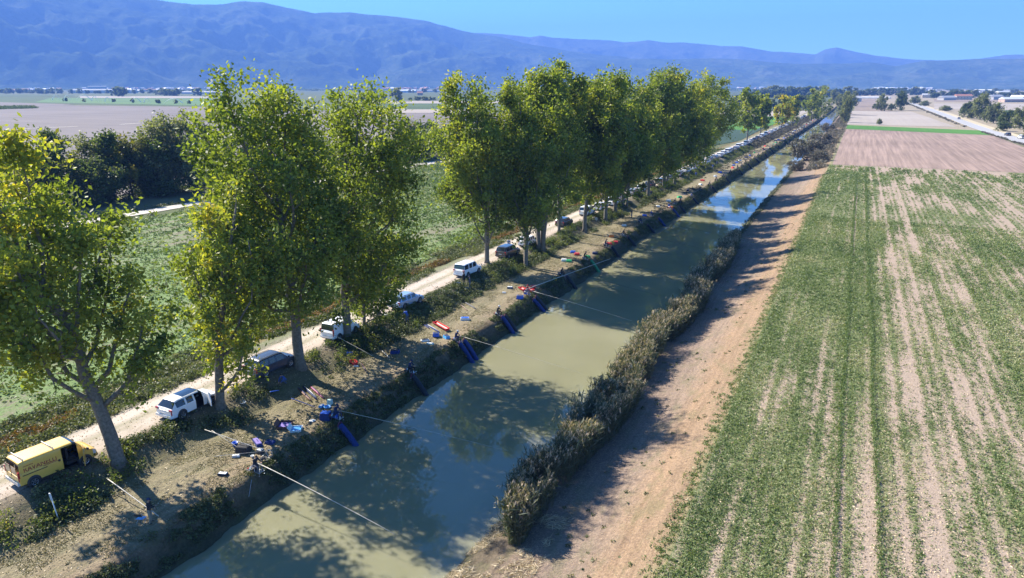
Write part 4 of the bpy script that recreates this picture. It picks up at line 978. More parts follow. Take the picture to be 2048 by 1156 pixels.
# yellow panel van with its door open
yv = make_vehicle('panel_van', 4.85, 1.92, 1.97, 1.12, 1.10, 'yellow', 'yellow panel van with red lettering, roof bars and its right front door open', G_car, rear=.02, ws=(.62, .62), zb=.28, wr=.35, wb=3.1, panel=True, opendoor=True, cat='van', nose=.10, wt=.11)
place(yv, -45.85, 24.4, rz=R(-8))
def text_obj(body, size, mat, parent, name='lettering', loc=(0, 0, 0), rot=(0, 0, 0), sx=1.0):
    c = bpy.data.curves.new(name, 'FONT'); c.body = body; c.size = size; c.extrude = .003; c.offset = .006
    o = bpy.data.objects.new(name, c); COL.objects.link(o); bpy.context.view_layer.update()
    me = bpy.data.meshes.new_from_object(o.evaluated_get(bpy.context.evaluated_depsgraph_get())); bpy.data.objects.remove(o)
    me.materials.clear(); me.materials.append(mat)
    M = Matrix.Translation(loc) @ Euler(rot).to_matrix().to_4x4() @ Matrix.Diagonal((sx, 1, 1, 1)); me.transform(M)
    return link(bpy.data.objects.new(name, me), parent)
M_let = pm('lettering_red', (.36, .06, .03), (.30, .05, .025), 3, .5)
text_obj('RAVANELLI', .46, M_let, yv, loc=(.935, -2.08, 1.22), rot=(R(83), 0, R(90)), sx=.86)
lb = MB()
for y in np.arange(-2.02, -1.45, .085): lb.box((.905, y, 1.60), (.012, .055, .055), ry=R(-6))
for y in np.arange(-.9, .05, .085): lb.box((.945, y, 1.155), (.012, .06, .04), ry=R(-3))
lb.build('small_lettering', M_let, yv)
sl = MB(); sl.box((.962, -1.45, 1.02), (.02, 1.45, .045)); sl.build('sliding_rail', M_trim, yv)
for y in (-1.95, -.15, ):
    b = MB(); b.tube([(-.82, y, 2.06), (.82, y, 2.06)], .028, 6); b.tube([(-.80, y, 1.93), (-.80, y, 2.07)], .03, 5); b.tube([(.80, y, 1.93), (.80, y, 2.07)], .03, 5); b.build('roof_bar', M_chrome, yv)
rw = MB()
for s in (-1, 1): rw.box((s * .42, -2.43, 1.38), (.66, .02, .52))
rw.build('rear_window', pm('rear_film', (.36, .25, .13), (.30, .20, .10), 2, .2, coat=.3), yv)
h = MB(); h.box((0, -2.445, 1.0), (.05, .03, .18)); h.box((.06, -2.44, 1.55), (.02, .02, .9)); h.build('rear_door_handle', M_trim, yv)
h = MB(); h.box((.972, .02, 1.12), (.03, .12, .14)); h.build('door_handle', M_trim, yv)
cab = MB(); cab.box((.30, .98, .62), (1.02, 1.05, .25)); cab.box((.40, .62, 1.2), (.55, .14, .9)); cab.box((.40, .85, .82), (.55, .5, .18)); cab.box((.2, 1.50, 1.05), (1.2, .20, .25)); cab.box((-.1, .58, 1.2), (.04, .06, 1.2)); cab.build('cab_interior', M_dark, yv)
dr = MB(); a = R(-62)
def hinge(u, z, t=0.0): return (.93 + math.sin(-a) * u + t * math.cos(a), 1.62 - math.cos(a) * u + t * math.sin(a), z)
prof = [(0, .42), (.98, .42), (1.02, 1.10), (.95, 1.16), (.80, 1.78), (.42, 1.80), (.05, 1.20), (0, 1.1)]
dr.add([hinge(u, z, 0) for u, z in prof] + [hinge(u, z, .06) for u, z in prof], [tuple(range(8)), tuple(range(15, 7, -1))] + [(i, (i + 1) % 8, 8 + (i + 1) % 8, 8 + i) for i in range(8)])
door = dr.build('door', PAINT['yellow'], yv)
gl = MB(); wp = [(.14, 1.20), (.86, 1.20), (.74, 1.70), (.46, 1.72)]
for t in (-.006, .066): gl.add([hinge(u, z, t) for u, z in wp], [(0, 1, 2, 3)])
gl.build('door_window', M_headl, door)
# the others
def veh(px, py, y, x, rz, *a, **k):
    o = make_vehicle(*a, **k); place(o, float(x), float(y), rz=R(rz)); return o
wsuv = veh(0, 0, 35.1, -45.55, -2, 'parked_car', 4.6, 1.87, 1.62, 1.02, .98, 'white', 'white sports utility car with a dark glass roof, second vehicle after the yellow van', G_car, rear=.42, wr=.36, pano=True, opendoor=True, wt=.26)
dr = MB()
dr.add([(.95 + math.sin(R(65)) * u, .95 - math.cos(R(65)) * u, z) for u, z in ((0, .45), (1.0, .45), (1.05, 1.0), (.95, 1.06), (.6, 1.52), (.1, 1.06))] + [(.95 + math.sin(R(65)) * u + .03, .95 - math.cos(R(65)) * u + .06, z) for u, z in ((0, .45), (1.0, .45), (1.05, 1.0), (.95, 1.06), (.6, 1.52), (.1, 1.06))], [tuple(range(6)), tuple(range(11, 5, -1))] + [(i, (i + 1) % 6, 6 + (i + 1) % 6, 6 + i) for i in range(6)])
dr.build('door', PAINT['white'], wsuv)
veh(0, 0, 43.9, -45.35, -5, 'parked_car', 4.75, 1.88, 1.66, 1.02, 1.0, 'darkblue', 'dark blue sports utility car parked beside the trunk of the broad crowned poplar', G_car, rear=.42, wr=.37, roofrails=True, wt=.2)
veh(0, 0, 54.2, -45.75, -2, 'parked_van', 4.2, 1.80, 1.84, 1.05, 1.0, 'white', 'small white van half hidden by two poplar trunks', G_car, rear=.10, ws=(.85, .55), panel=True, wr=.32, cat='van', wt=.11)
veh(0, 0, 65.9, -45.45, -5, 'parked_car', 4.7, 1.82, 1.50, .95, .92, 'silver', 'silver blue estate car with a person in blue at its side', G_car, rear=.40, wr=.33, roofrails=True, wt=.18)
veh(0, 0, 81.3, -45.75, -4, 'parked_van', 4.5, 1.84, 1.86, 1.08, 1.02, 'white', 'white van with two people standing behind it by blue buckets', G_car, rear=.10, ws=(.95, .6), wr=.33, cat='van', wt=.12)
veh(0, 0, 93.6, -45.6, -3, 'parked_car', 4.7, 1.88, 1.74, 1.05, 1.0, 'black', 'black people carrier parked between two poplar trunks', G_car, rear=.30, wr=.34, wt=.14)
veh(0, 0, 101.6, -45.8, -3, 'parked_car', 4.2, 1.78, 1.62, 1.0, .95, 'white', 'white hatchback beside the cluster of pale trunks', G_car, rear=.35, wr=.32)
veh(0, 0, 119.5, -46.6, -3, 'parked_car', 4.4, 1.82, 1.55, .98, .95, 'black', 'black car seen between trunks, alone on the road behind the white hatchback', G_car, rear=.4, wr=.33)
P_w1 = veh(0, 0, 132.0, -46.6, -3, 'parked_van', 4.4, 1.82, 1.84, 1.05, 1.0, 'white', 'white van under the long crown, nearest of the white group', G_car, rear=.1, ws=(.85, .55), wr=.32, cat='van', lvl=1)
P_w2 = veh(0, 0, 139.0, -46.1, -3, 'parked_car', 4.3, 1.80, 1.55, .98, .95, 'white', 'white car under the long crown, between two white vans', G_car, rear=.4, wr=.32, lvl=1)
P_g = veh(0, 0, 161.5, -45.6, -4, 'parked_car', 4.6, 1.82, 1.52, .95, .92, 'grey', 'grey estate car in the open, right after the thick forked trunk', G_car, rear=.4, wr=.33, lvl=1)
P_b = veh(0, 0, 176.5, -45.6, -3, 'parked_car', 4.4, 1.80, 1.6, .98, .95, 'darkblue', 'dark blue car parked in front of the bushy three trunked poplar', G_car, rear=.4, wr=.33, lvl=1)
P_s = veh(0, 0, 151.5, -45.8, -3, 'parked_van', 4.6, 1.86, 1.9, 1.08, 1.02, 'silver', 'silver blue van parked behind the thick forked trunk', G_car, rear=.1, ws=(.95, .6), wr=.33, cat='van', lvl=1)
def more(p, x, y, label):
    c = copy_tree(p); c['label'] = label; place(c, float(x), float(y), rz=R(-3 + rgv.normal() * 2)); return c
rgv = np.random.default_rng(4)
more(P_w1, -45.6, 146.0, 'white van under the long crown, farthest of the white group'); more(P_w2, -45.6, 168.6, 'white car parked just past the grey estate car')
y = 184.0; prot = [P_w2, P_g, P_w1, P_b, P_w2, P_s, P_w1, P_w2, P_g]
names = {P_w1: 'white van', P_w2: 'white car', P_g: 'grey car', P_b: 'dark blue car', P_s: 'silver blue van'}
lm = [(230, 'behind the last closed row poplars'), (330, 'on the stretch before the first single poplar'), (450, 'between the single poplars and the yellow one'), (9999, 'near the vanishing end of the dirt road')]
kv = {}
while y < 640:
    p = prot[int(rgv.integers(len(prot)))]
    where = next(b for a, b in lm if y < a)
    kv[(p, where)] = kv.get((p, where), 0) + 1
    c = more(p, float(shift(y)) * .95 - 45.7 + rgv.normal() * .25, y, ORD[kv[(p, where)] - 1] + ' ' + names[p] + ' from the near end, ' + where); y += rgv.uniform(6.2, 11.5) if y < 330 else rgv.uniform(6.5, 16)
    c['group'] = 'vehicles parked along the far part of the dirt road'
# two parked cars on the field side and vehicles on the main road
for px, py, p, lab in ((1512, 227, P_w1, 'white van standing in the yard behind the first single poplar'), (1555, 246, P_w2, 'white car parked left of the yellow leaning poplar, off the road')):
    x, y = at(px, py, -.5); c = more(p, x, y, lab); c.location.z = -.4; c.rotation_euler.z = R(70); c['group'] = 'vehicles off the road'
c = more(P_w1, 72.5, 418, 'white van driving on the main road at the right'); c.location.z = .13; c.rotation_euler.z = R(14); c['group'] = 'vehicles on the main road'
c = more(P_b, 70.3, 440, 'dark car driving on the main road behind the white van'); c.location.z = .13; c.rotation_euler.z = R(10); c['group'] = 'vehicles on the main road'
c = more(P_b, 72.8, 350, 'dark car on the main road near the right picture edge'); c.location.z = .13; c.rotation_euler.z = R(14); c['group'] = 'vehicles on the main road'
c = more(P_g, 69.5, 640, 'small grey car far away on the main road'); c.location.z = .13; c['group'] = 'vehicles on the main road'

# ------------------------------------------------------------------ people
M_skin = pm('skin', (.42, .26, .19), (.36, .21, .15), 6, .6)
M_hair = pm('dark_hair', (.03, .022, .018), (.02, .015, .012), 20, .8)
M_boot = pm('rubber_boot', (.05, .055, .045), (.035, .038, .03), 8, .6)
CL = {}
def cloth(n, c):
    if n not in CL: CL[n] = pm('cloth_' + n, c, tuple(x * .65 for x in c), 7, .85, bmp=.3)
    return CL[n]
NAVY = cloth('navy', (.022, .035, .10)); BLUE = cloth('blue', (.03, .10, .42)); BLACK = cloth('black', (.025, .025, .028)); BEIGE = cloth('beige', (.33, .29, .22)); RED = cloth('red', (.48, .03, .03))
JEANS = cloth('jeans', (.07, .11, .19)); GREY = cloth('grey', (.16, .16, .17)); WHITE = cloth('white', (.70, .70, .70)); GREEN = cloth('green', (.06, .22, .09)); OLIVE = cloth('olive', (.09, .10, .05))
POSE = {
 'stand': dict(pel=(0, 0, .95), ch=(0, .03, 1.27), nk=(0, .03, 1.47), hd=(0, .05, 1.62), sh=(.19, .01, 1.41), el=(.27, .03, 1.13), wr=(.24, .20, .95), hp=(.10, 0, .90), kn=(.12, .05, .49), an=(.13, -.02, .09), to=(.16, .15, .05)),
 'sit': dict(pel=(0, 0, .58), ch=(0, .10, .88), nk=(0, .17, 1.10), hd=(0, .24, 1.23), sh=(.19, .14, 1.03), el=(.27, .28, .80), wr=(.13, .52, .80), hp=(.11, .05, .56), kn=(.19, .47, .58), an=(.18, .50, .12), to=(.20, .70, .06)),
 'crouch': dict(pel=(0, 0, .34), ch=(0, .22, .62), nk=(0, .34, .80), hd=(0, .43, .90), sh=(.19, .30, .74), el=(.26, .46, .50), wr=(.14, .62, .30), hp=(.11, .02, .33), kn=(.20, .40, .42), an=(.17, .08, .10), to=(.20, .28, .05)),
 'bend': dict(pel=(0, 0, .92), ch=(0, .22, 1.12), nk=(0, .38, 1.24), hd=(0, .50, 1.33), sh=(.19, .32, 1.20), el=(.25, .50, 1.00), wr=(.18, .68, .86), hp=(.10, 0, .88), kn=(.13, .10, .49), an=(.15, -.02, .09), to=(.17, .15, .05)),
}
_body = {}
def body_mesh(pose, top, leg, key, hat=None, arm=0):
    kk = (pose, top.name, leg.name, arm)
    if kk in _body: return _body[kk]
    q = POSE[pose]; V = []; E = []; Rr = []; TY = []
    def add(p, r, par=None, ty=0):
        V.append(tuple(p)); Rr.append(r if isinstance(r, tuple) else (r, r))
        if par is not None: E.append((par, len(V) - 1)); TY.append(ty)
        return len(V) - 1
    v = lambda n: Vector(q[n])
    pel = add(v('pel'), (.155, .12)); wa = add(v('pel').lerp(v('ch'), .5), (.145, .11), pel, 0); ch = add(v('ch'), (.175, .125), wa, 0)
    up = add(v('ch').lerp(v('nk'), .6), (.15, .10), ch, 0); nk = add(v('nk'), .058, up, 2); hd0 = add(v('nk').lerp(v('hd'), .5), .062, nk, 2)
    hdir = (v('hd') - v('nk')).normalized(); fwd = Vector((0, 1, 0)) - hdir * hdir.y; fwd.normalize()
    h1 = add(v('hd') - hdir * .01 + fwd * .012, (.078, .088), hd0, 2); h2 = add(v('hd') + hdir * .075, (.080, .094), h1, 2); add(v('hd') + hdir * .135 - fwd * .008, (.05, .06), h2, 2)
    add(v('hd') + fwd * .115 + hdir * .005, .013, h1, 2)
    for s in (-1, 1):
        f = lambda n: Vector((q[n][0] * s, q[n][1], q[n][2]))
        a = add(f('sh'), .072, up, 0); 
        el = f('el'); wr = f('wr')
        if arm and s > 0: el = f('sh') + Vector((.05, .22, -.18)); wr = f('sh') + Vector((-.02, .46, -.10))
        b = add(f('sh').lerp(el, .5), .056, a, 0); c = add(el, .046, b, 0); d = add(el.lerp(wr, .5), .042, c, 0); e = add(wr, .03, d, 0)
        dr = (wr - el).normalized(); pal = add(wr + dr * .05, (.036, .022), e, 2)
        sd_ = dr.cross(Vector((0, 0, 1))).normalized()
        for i, (o, ln) in enumerate(((-.03, .062), (-.011, .075), (.010, .070), (.028, .055))):
            k1 = add(wr + dr * .085 + sd_ * o, .010, pal, 2); k2 = add(wr + dr * (.085 + ln * .55) + sd_ * o * 1.1 + Vector((0, 0, -.014)), .009, k1, 2); add(wr + dr * (.085 + ln * .85) + sd_ * o * 1.1 + Vector((0, 0, -.040)), .008, k2, 2)
        t1 = add(wr + dr * .045 - sd_ * s * .045 + Vector((0, 0, .01)), .011, pal, 2); add(wr + dr * .085 - sd_ * s * .06 + Vector((0, 0, -.005)), .009, t1, 2)
        hp = add(f('hp'), .095, pel, 1); th = add(f('hp').lerp(f('kn'), .5), .082, hp, 1); kn = add(f('kn'), .062, th, 1); sh = add(f('kn').lerp(f('an'), .35), .058, kn, 1); an = add(f('an'), .045, sh, 1)
        add(f('an') + Vector((0, -.06, -.045)), .035, an, 3); add(f('to'), .038, an, 3)
    me = bpy.data.meshes.new('body'); me.from_pydata(V, E, []); o = bpy.data.objects.new('tmp', me); COL.objects.link(o)
    m = o.modifiers.new('k', 'SKIN'); m.use_smooth_shade = True
    for i, r in enumerate(Rr): me.skin_vertices[0].data[i].radius = r
    me.skin_vertices[0].data[0].use_root = True
    m2 = o.modifiers.new('s', 'SUBSURF'); m2.levels = 1; m2.render_levels = 1
    out = bpy.data.meshes.new_from_object(o.evaluated_get(bpy.context.evaluated_depsgraph_get())); bpy.data.objects.remove(o)
    for mm in (top, leg, M_skin, M_boot, M_hair): out.materials.append(mm)
    A = np.array([V[a] for a, b in E]); B = np.array([V[b] for a, b in E]); D = B - A; L2 = (D ** 2).sum(1) + 1e-9
    n = len(out.polygons); ce = np.empty(n * 3, np.float32); out.polygons.foreach_get('center', ce); ce = ce.reshape(-1, 3)
    t = np.clip(((ce[:, None] - A[None]) * D[None]).sum(2) / L2[None], 0, 1)
    rad = np.array([(Rr[a][0] + Rr[b][0]) / 2 for a, b in E])
    dist = np.linalg.norm(ce[:, None] - (A[None] + D[None] * t[..., None]), axis=2) / rad[None]
    mi = np.array(TY)[dist.argmin(1)].astype(np.int32)
    hdv = np.array(v('hd')); hv = np.array(hdir); fv = np.array(fwd)
    rel = ce - hdv; hair = (mi == 2) & ((rel @ hv > .055) | ((rel @ hv > -.03) & (rel @ fv < -.01))) & (rel @ hv > -.05); mi[hair] = 4
    out.polygons.foreach_set('material_index', mi)
    # eyes and mouth are set into the same mesh
    import bmesh
    bm = bmesh.new(); bm.from_mesh(out)
    for s in (-1, 1):
        rr = bmesh.ops.create_icosphere(bm, subdivisions=1, radius=.013, matrix=Matrix.Translation(v('hd') + fwd * .088 + hdir * .035 + Vector((s * .032, 0, 0))))
        for f_ in {f_ for vv in rr['verts'] for f_ in vv.link_faces}: f_.material_index = 4
    rr = bmesh.ops.create_cube(bm, size=1, matrix=Matrix.Translation(v('hd') + fwd * .088 - hdir * .038) @ Matrix.Diagonal((.05, .02, .01, 1)))
    for f_ in {f_ for vv in rr['verts'] for f_ in vv.link_faces}: f_.material_index = 3
    bm.to_mesh(out); bm.free()
    _body[kk] = out; return out
_hat = {}
def hat_mesh(pose, mat):
    k = (pose, mat.name)
    if k not in _hat:
        q = POSE[pose]; n = Vector(q['nk']); h = Vector(q['hd']); d = (h - n).normalized(); c = h + d * .07
        mb = MB(); mb.lathe((0, 0, 0), [(.102, -.01), (.104, .03), (.088, .075), (.05, .1), (0, .106)], 12); mb.add([(-.075, .07, 0), (.075, .07, 0), (.06, .19, -.012), (-.06, .19, -.012), (-.075, .07, .012), (.075, .07, .012), (.06, .19, 0), (-.06, .19, 0)], [(3, 2, 1, 0), (4, 5, 6, 7), (0, 1, 5, 4), (1, 2, 6, 5), (2, 3, 7, 6), (3, 0, 4, 7)])
        M = Matrix.Translation(c) @ Vector((0, 0, 1)).rotation_difference(d).to_matrix().to_4x4()
        me = bpy.data.meshes.new('cap'); me.from_pydata([M @ Vector(p) for p in mb.v], [], mb.f); me.materials.append(mat); me.polygons.foreach_set('use_smooth', [True] * len(mb.f)); _hat[k] = me
    return _hat[k]
def person(pose, loc, rz, top, leg, label, hat=None, group=None, arm=0):
    r = empty('person', loc, rz, label, 'person', group)
    link(bpy.data.objects.new('body', body_mesh(pose, top, leg, None, arm=arm)), r)
    if hat: link(bpy.data.objects.new('cap', hat_mesh(pose, hat)), r)
    return r

# ------------------------------------------------------------------ fishing gear
M_alu = pm('aluminium_tube', (.55, .56, .57), (.42, .43, .44), 9, .35, metal=.7)
M_polec = pm('pale_pole', (.50, .47, .40), (.38, .35, .30), 3, .4)
M_poled = pm('carbon_pole', (.05, .05, .055), (.03, .03, .035), 3, .35)
M_net = pm('blue_net_mesh', (.018, .045, .19), (.010, .02, .10), 14, .9, bmp=.6)
M_netd = pm('dark_net_mesh', (.02, .025, .035), (.012, .015, .02), 14, .8)
M_netg = pm('green_net_mesh', (.05, .28, .12), (.03, .2, .08), 14, .8)
M_rimp = pm('purple_net_rim', (.28, .05, .14), (.2, .03, .10), 9, .6)
M_redb = pm('red_plastic', (.70, .035, .03), (.58, .03, .025), 3, .45, coat=.2)
M_blueb = pm('blue_plastic', (.03, .13, .62), (.02, .10, .5), 3, .45, coat=.2)
M_lblue = pm('light_blue_plastic', (.10, .42, .85), (.08, .36, .75), 3, .45)
M_whiteb = pm('white_plastic', (.72, .73, .72), (.6, .62, .6), 3, .5)
M_gwhite = pm('pale_green_plastic', (.52, .66, .58), (.42, .55, .48), 3, .5)
M_greenb = pm('green_plastic', (.05, .42, .15), (.04, .34, .12), 3, .5)
M_yel = pm('yellow_plastic', (.80, .50, .03), (.7, .42, .03), 3, .5)
M_orange = pm('orange_cloth', (.75, .20, .03), (.62, .15, .02), 5, .7)
M_brown = pm('brown_leather', (.16, .075, .05), (.10, .05, .03), 6, .7)
M_purple = pm('purple_cloth', (.18, .13, .40), (.12, .08, .3), 6, .7)
def seat_box(loc, rz, label, cush=NAVY, group=None, box=M_trim):
    r = empty('seat_box', loc, rz, label, 'seat box', group)
    m = MB(); m.box((0, 0, .32), (.42, .36, .20)); m.box((0, 0, .16), (.40, .34, .10)); m.build('box', box, r)
    m = MB(); m.box((0, 0, .455), (.42, .36, .07), taper=.92); m.build('cushion', cush, r)
    m = MB(); m.box((0, .42, .10), (.50, .46, .03)); m.build('footplate', M_alu, r)
    for x in (-.24, .24):
        for y in (-.2, .2, .62):
            l = MB(); l.tube([(x, y, .38 if y < .5 else .2), (x, y, -.12)], .016, 5); l.lathe((x, y, -.13), [(0, 0), (.045, 0), (.045, .02), (0, .02)], 8); l.build('leg', M_alu, r)
    m = MB(); m.box((.52, .12, .50), (.50, .38, .03)); m.tube([(.25, .1, .44), (.6, .1, .47)], .012, 4); m.build('side_tray', M_trim, r)
    for x, y, mt in ((.42, .05, M_whiteb), (.62, .18, M_gwhite), (.60, .02, M_redb)):
        b = MB(); b.lathe((x, y, .515), [(.05, 0), (.06, .07), (.055, .07), (.045, .01), (0, .01)], 10); b.build('bait_tub', mt, r)
    return r
def keepnet(x, y, label, mat=M_net, group=None, ln=2.3, dx=0.0, rimmat=M_rimp):
    z0 = zs(x, y); r = empty('keepnet', (x, y, z0), 0, label, 'keepnet', group)
    zt = .55; pts = []
    for i in range(11):
        t = i / 10; pts.append((t * ln, dx * t, zt * (1 - t) ** 1.2 + (-3.15 - z0) * t ** 1.15 + .1 * math.sin(t * 3)))
    m = MB(); m.tube(pts, [.235 + .018 * (i % 2) for i in range(11)], 14, caps=False); m.build('net_tube', mat, r)
    m = MB()
    for i in range(0, 11, 2): m.lathe(pts[i], [(.262, -.018), (.272, 0), (.262, .018)], 14, axis='X')
    m.build('hoop', M_netd, r)
    m = MB(); m.torus(pts[0], .26, .028, 16, 6, axis='X'); m.build('rim', rimmat, r)
    m = MB(); m.tube([(0, -.27, zt), (0, -.27, -.3)], .014, 5); m.build('bank_stick', M_alu, r)
    return r
def bucket(x, y, label, mat=M_blueb, r_=.17, h=.28, group=None, z=None, name='bucket', cat='bucket'):
    r = empty(name, (x, y, zs(x, y) if z is None else z), 0, label, cat, group)
    m = MB(); m.lathe((0, 0, 0), [(0, 0), (r_ * .82, 0), (r_, h), (r_ + .018, h), (r_ + .018, h - .03), (r_ - .012, h), (r_ * .8, .02), (0, .02)], 14); m.build('tub', mat, r)
    m = MB(); m.torus((0, 0, h - .02), r_ + .01, .006, 12, 4, axis='X', a0=0, a1=math.pi); m.build('handle', M_alu, r)
    return r
def holdall(x, y, rz, L, w, label, mat=NAVY, mat2=None, group=None, pole=True):
    r = empty('rod_holdall', (x, y, zs(x, y)), rz, label, 'holdall', group)
    m = MB(); a = []
    for i in range(7):
        t = i / 6; a.append((0, (t - .5) * L, w * (.55 + .05 * math.sin(i * 2.3))))
    m.tube(a, [w * .35] + [w * .62 + .01 * (i % 2) for i in range(5)] + [w * .4], 8); m.build('bag', mat, r)
    m = MB(); m.tube([(.02, -L * .4, w * 1.2), (.05, 0, w * 1.33), (.02, L * .4, w * 1.2)], w * .16, 6); m.build('strap', mat2 or M_trim, r)
    return r
def softbag(x, y, rz, d, label, mat, mat2=None, group=None, cat='bag', name='bag', openlid=False):
    r = empty(name, (x, y, zs(x, y)), rz, label, cat, group)
    m = MB(); m.box((0, 0, d[2] / 2), d, taper=.88); m.build('shell', mat, r)
    m = MB(); m.box((0, 0, d[2] + .012), (d[0] * .84, d[1] * .84, .03), taper=.9)
    m.build('lid', mat2 or mat, r)
    m = MB(); m.torus((0, 0, d[2] * .9), min(d[0], d[1]) * .36, .014, 10, 4, axis='Y', a0=0, a1=math.pi); m.build('handle', M_trim, r)
    return r
def open_case(x, y, rz, d, label, mat, lin, group=None):
    r = empty('tackle_case', (x, y, zs(x, y)), rz, label, 'tackle case', group)
    m = MB(); m.box((0, 0, .02), (d[0], d[1], .03))
    for s in (-1, 1): m.box((s * d[0] / 2, 0, d[2] / 2), (.025, d[1], d[2])); m.box((0, s * d[1] / 2, d[2] / 2), (d[0] - .03, .025, d[2]))
    m.build('tray', mat, r); m = MB(); m.box((0, 0, .06), (d[0] * .9, d[1] * .9, .05)); m.build('lining', lin, r)
    m = MB(); m.box((-d[0] * .5 - .10, 0, d[2] + .10), (.03, d[1], .40), ry=R(-35)); m.build('lid', mat, r)
    return r
def pole(p0, p1, label, mat=M_polec, r0=.028, r1=.008, sag=.15, group=None, name='fishing_pole', cat='fishing pole'):
    p0 = Vector(p0); p1 = Vector(p1); n = 9; mb = MB(); pts = []; 
    for i in range(n):
        t = i / (n - 1); p = (p1 - p0) * t; p.z -= sag * 4 * t * t * .25 - sag * t * .2; pts.append(p)
    mb.tube(pts, [r0 + (r1 - r0) * i / (n - 1) for i in range(n)], 6)
    return thing1(name, mb, mat, p0, 0, label, cat, group)
def rest(x, y, rz, label, w=.7, h=.55, group=None):
    r = empty('pole_rest', (x, y, zs(x, y)), rz, label, 'pole rest', group)
    m = MB(); m.tube([(-w / 2, 0, h), (-w / 2, 0, h + .06), (-w / 2, 0, h), (w / 2, 0, h), (w / 2, 0, h + .06)], .014, 5); m.build('roller_bar', M_trim, r)
    for sx in (-1, 1):
        for sy in (-1, 1):
            l = MB(); l.tube([(sx * w * .42, 0, h), (sx * w * .5, sy * .28, 0)], .011, 4); l.build('leg', M_trim, r)
    return r
def landing_net(x, y, rz, label, group=None):
    r = empty('landing_net', (x, y, zs(x, y)), rz, label, 'landing net', group)
    m = MB(); m.torus((0, 0, .05), .26, .012, 14, 4, sy=1.2); m.build('hoop', M_trim, r)
    m = MB(); m.lathe((0, 0, .04), [(.25, .01), (.20, .03), (.10, .05), (0, .04)], 12); m.build('mesh_bag', M_whiteb, r)
    m = MB(); m.tube([(0, -.3, .05), (0, -1.5, .08)], .011, 5); m.build('handle', M_trim, r); return r
def shell(x, y, rz, L, label, mat=M_redb, group=None, z=None):
    """long open plastic trough for the pole"""
    r = empty('pole_trough', (x, y, zs(x, y) + .02), rz, label, 'pole trough', group)
    m = MB(); n = 7; v = []
    for yy in (-L / 2, L / 2):
        for sc in (1.0, .88):
            for k in range(n):
                a = math.pi * k / (n - 1); v.append((math.cos(a) * .30 * sc, yy * (1 if sc == 1 else .985), .31 - math.sin(a) * .28 * sc))
    f = [(k, k + 1, 2 * n + k + 1, 2 * n + k) for k in range(n - 1)] + [(n + k, 3 * n + k, 3 * n + k + 1, n + k + 1) for k in range(n - 1)]
    f += [(k, n + k, n + k + 1, k + 1) for k in range(n - 1)] + [(2 * n + k, 2 * n + k + 1, 3 * n + k + 1, 3 * n + k) for k in range(n - 1)] + [(0, 2 * n, 3 * n, n), (n - 1, 2 * n - 1, 4 * n - 1, 3 * n - 1)]
    m.add(v, f); m.build('trough', mat, r)
    for yy in (-L / 2 + .03, L / 2 - .03):
        e = MB(); e.box((0, yy, .17), (.50, .03, .24), taper=1.1); e.build('end_plate', mat, r)
    return r
def P2(px, py, z=-1.2):
    x, y = at(px, py, z); z2 = zs(x, y)
    for _ in range(3): x, y = at(px, py, z2); z2 = zs(x, y)
    return x, y
def P3(px, py, h=0.0):
    x, y = P2(px, py); return (x, y, zs(x, y) + h)
E_ = R(-90)     # facing the water (+X)

# man standing at the near end
x, y = P2(302, 1046)
person('stand', (x, y, zs(x, y)), R(-60), BLACK, BEIGE, 'man in black jacket and beige trousers standing on the bench at lower left', hat=NAVY, arm=1)
x, y = P2(284, 1047); r = empty('folding_chair', (x, y, zs(x, y)), R(20), 'small folding chair with a blue seat beside the standing man', 'chair')
m = MB(); m.add([(-.24, -.2, .42), (.24, -.2, .42), (.22, .22, .36), (-.22, .22, .36), (-.24, -.2, .44), (.24, -.2, .44), (.22, .22, .38), (-.22, .22, .38)], [(3, 2, 1, 0), (4, 5, 6, 7), (0, 1, 5, 4), (1, 2, 6, 5), (2, 3, 7, 6), (3, 0, 4, 7)]); m.build('seat', M_lblue, r)
for sx in (-1, 1):
    l = MB(); l.tube([(sx * .25, -.24, .86), (sx * .25, -.18, .42), (sx * .25, .22, 0)], .013, 5); l.build('leg', M_alu, r); l = MB(); l.tube([(sx * .25, .22, .40), (sx * .25, -.22, 0)], .013, 5); l.build('leg', M_alu, r)
m = MB(); m.box((0, -.235, .72), (.5, .02, .18)); m.build('backrest', M_trim, r)
pole(P3(217, 966, .7), P3(318, 1036, .15), 'white pole lying on the slope behind the standing man', M_polec, .035, .03, .02)
a = P3(240, 1010, 0); rest(a[0], a[1], R(70), 'dark wire pole rest on the slope beside the white pole', .9, .75)
# marker post, cane with a yellow tag
x, y, z = P3(120, 1046); r = empty('marker_post', (x, y, z), 0, 'leaning white marker post with a top plate below the yellow van', 'post')
m = MB(); m.tube([(0, 0, -.2), (-.35, .0, 1.55)], .035, 6); m.build('post', M_whiteb, r); m = MB(); m.box((-.42, 0, 1.75), (.16, .05, .48), ry=R(-12)); m.build('plate', M_whiteb, r)
x, y, z = (*at(22, 922, 0), 0); r = empty('marker_cane', (x, y, zs(x, y)), 0, 'yellow tag on a thin cane on the verge behind the yellow van', 'marker')
m = MB(); m.tube([(0, 0, 0), (0, 0, .9)], .012, 5); m.build('cane', M_alu, r); m = MB(); m.box((0, 0, .95), (.14, .05, .36), taper=.5); m.build('tag', M_yel, r)

def station(n, px, py, top, leg, hat, who, box, nets, cush=NAVY, face=E_, dy=0, boxm=M_trim):
    x, y = P2(px, py); z = zs(x, y)
    z = min(z, -1.0); x = max(min(x, warp(-35.25, y)), warp(-37, y))
    z = zs(x, y)
    seat_box((x - .05, y, z + .12), face, box, cush, box=boxm)
    person('sit', (x - .05, y, z + .10), face, top, leg, who, hat, arm=0)
    out = []
    for (dyn, lab, mt) in nets:
        out.append(keepnet(warp(-35.0, y) + .1, y + dyn, lab, mt, ln=1.55))
    return x, y, z
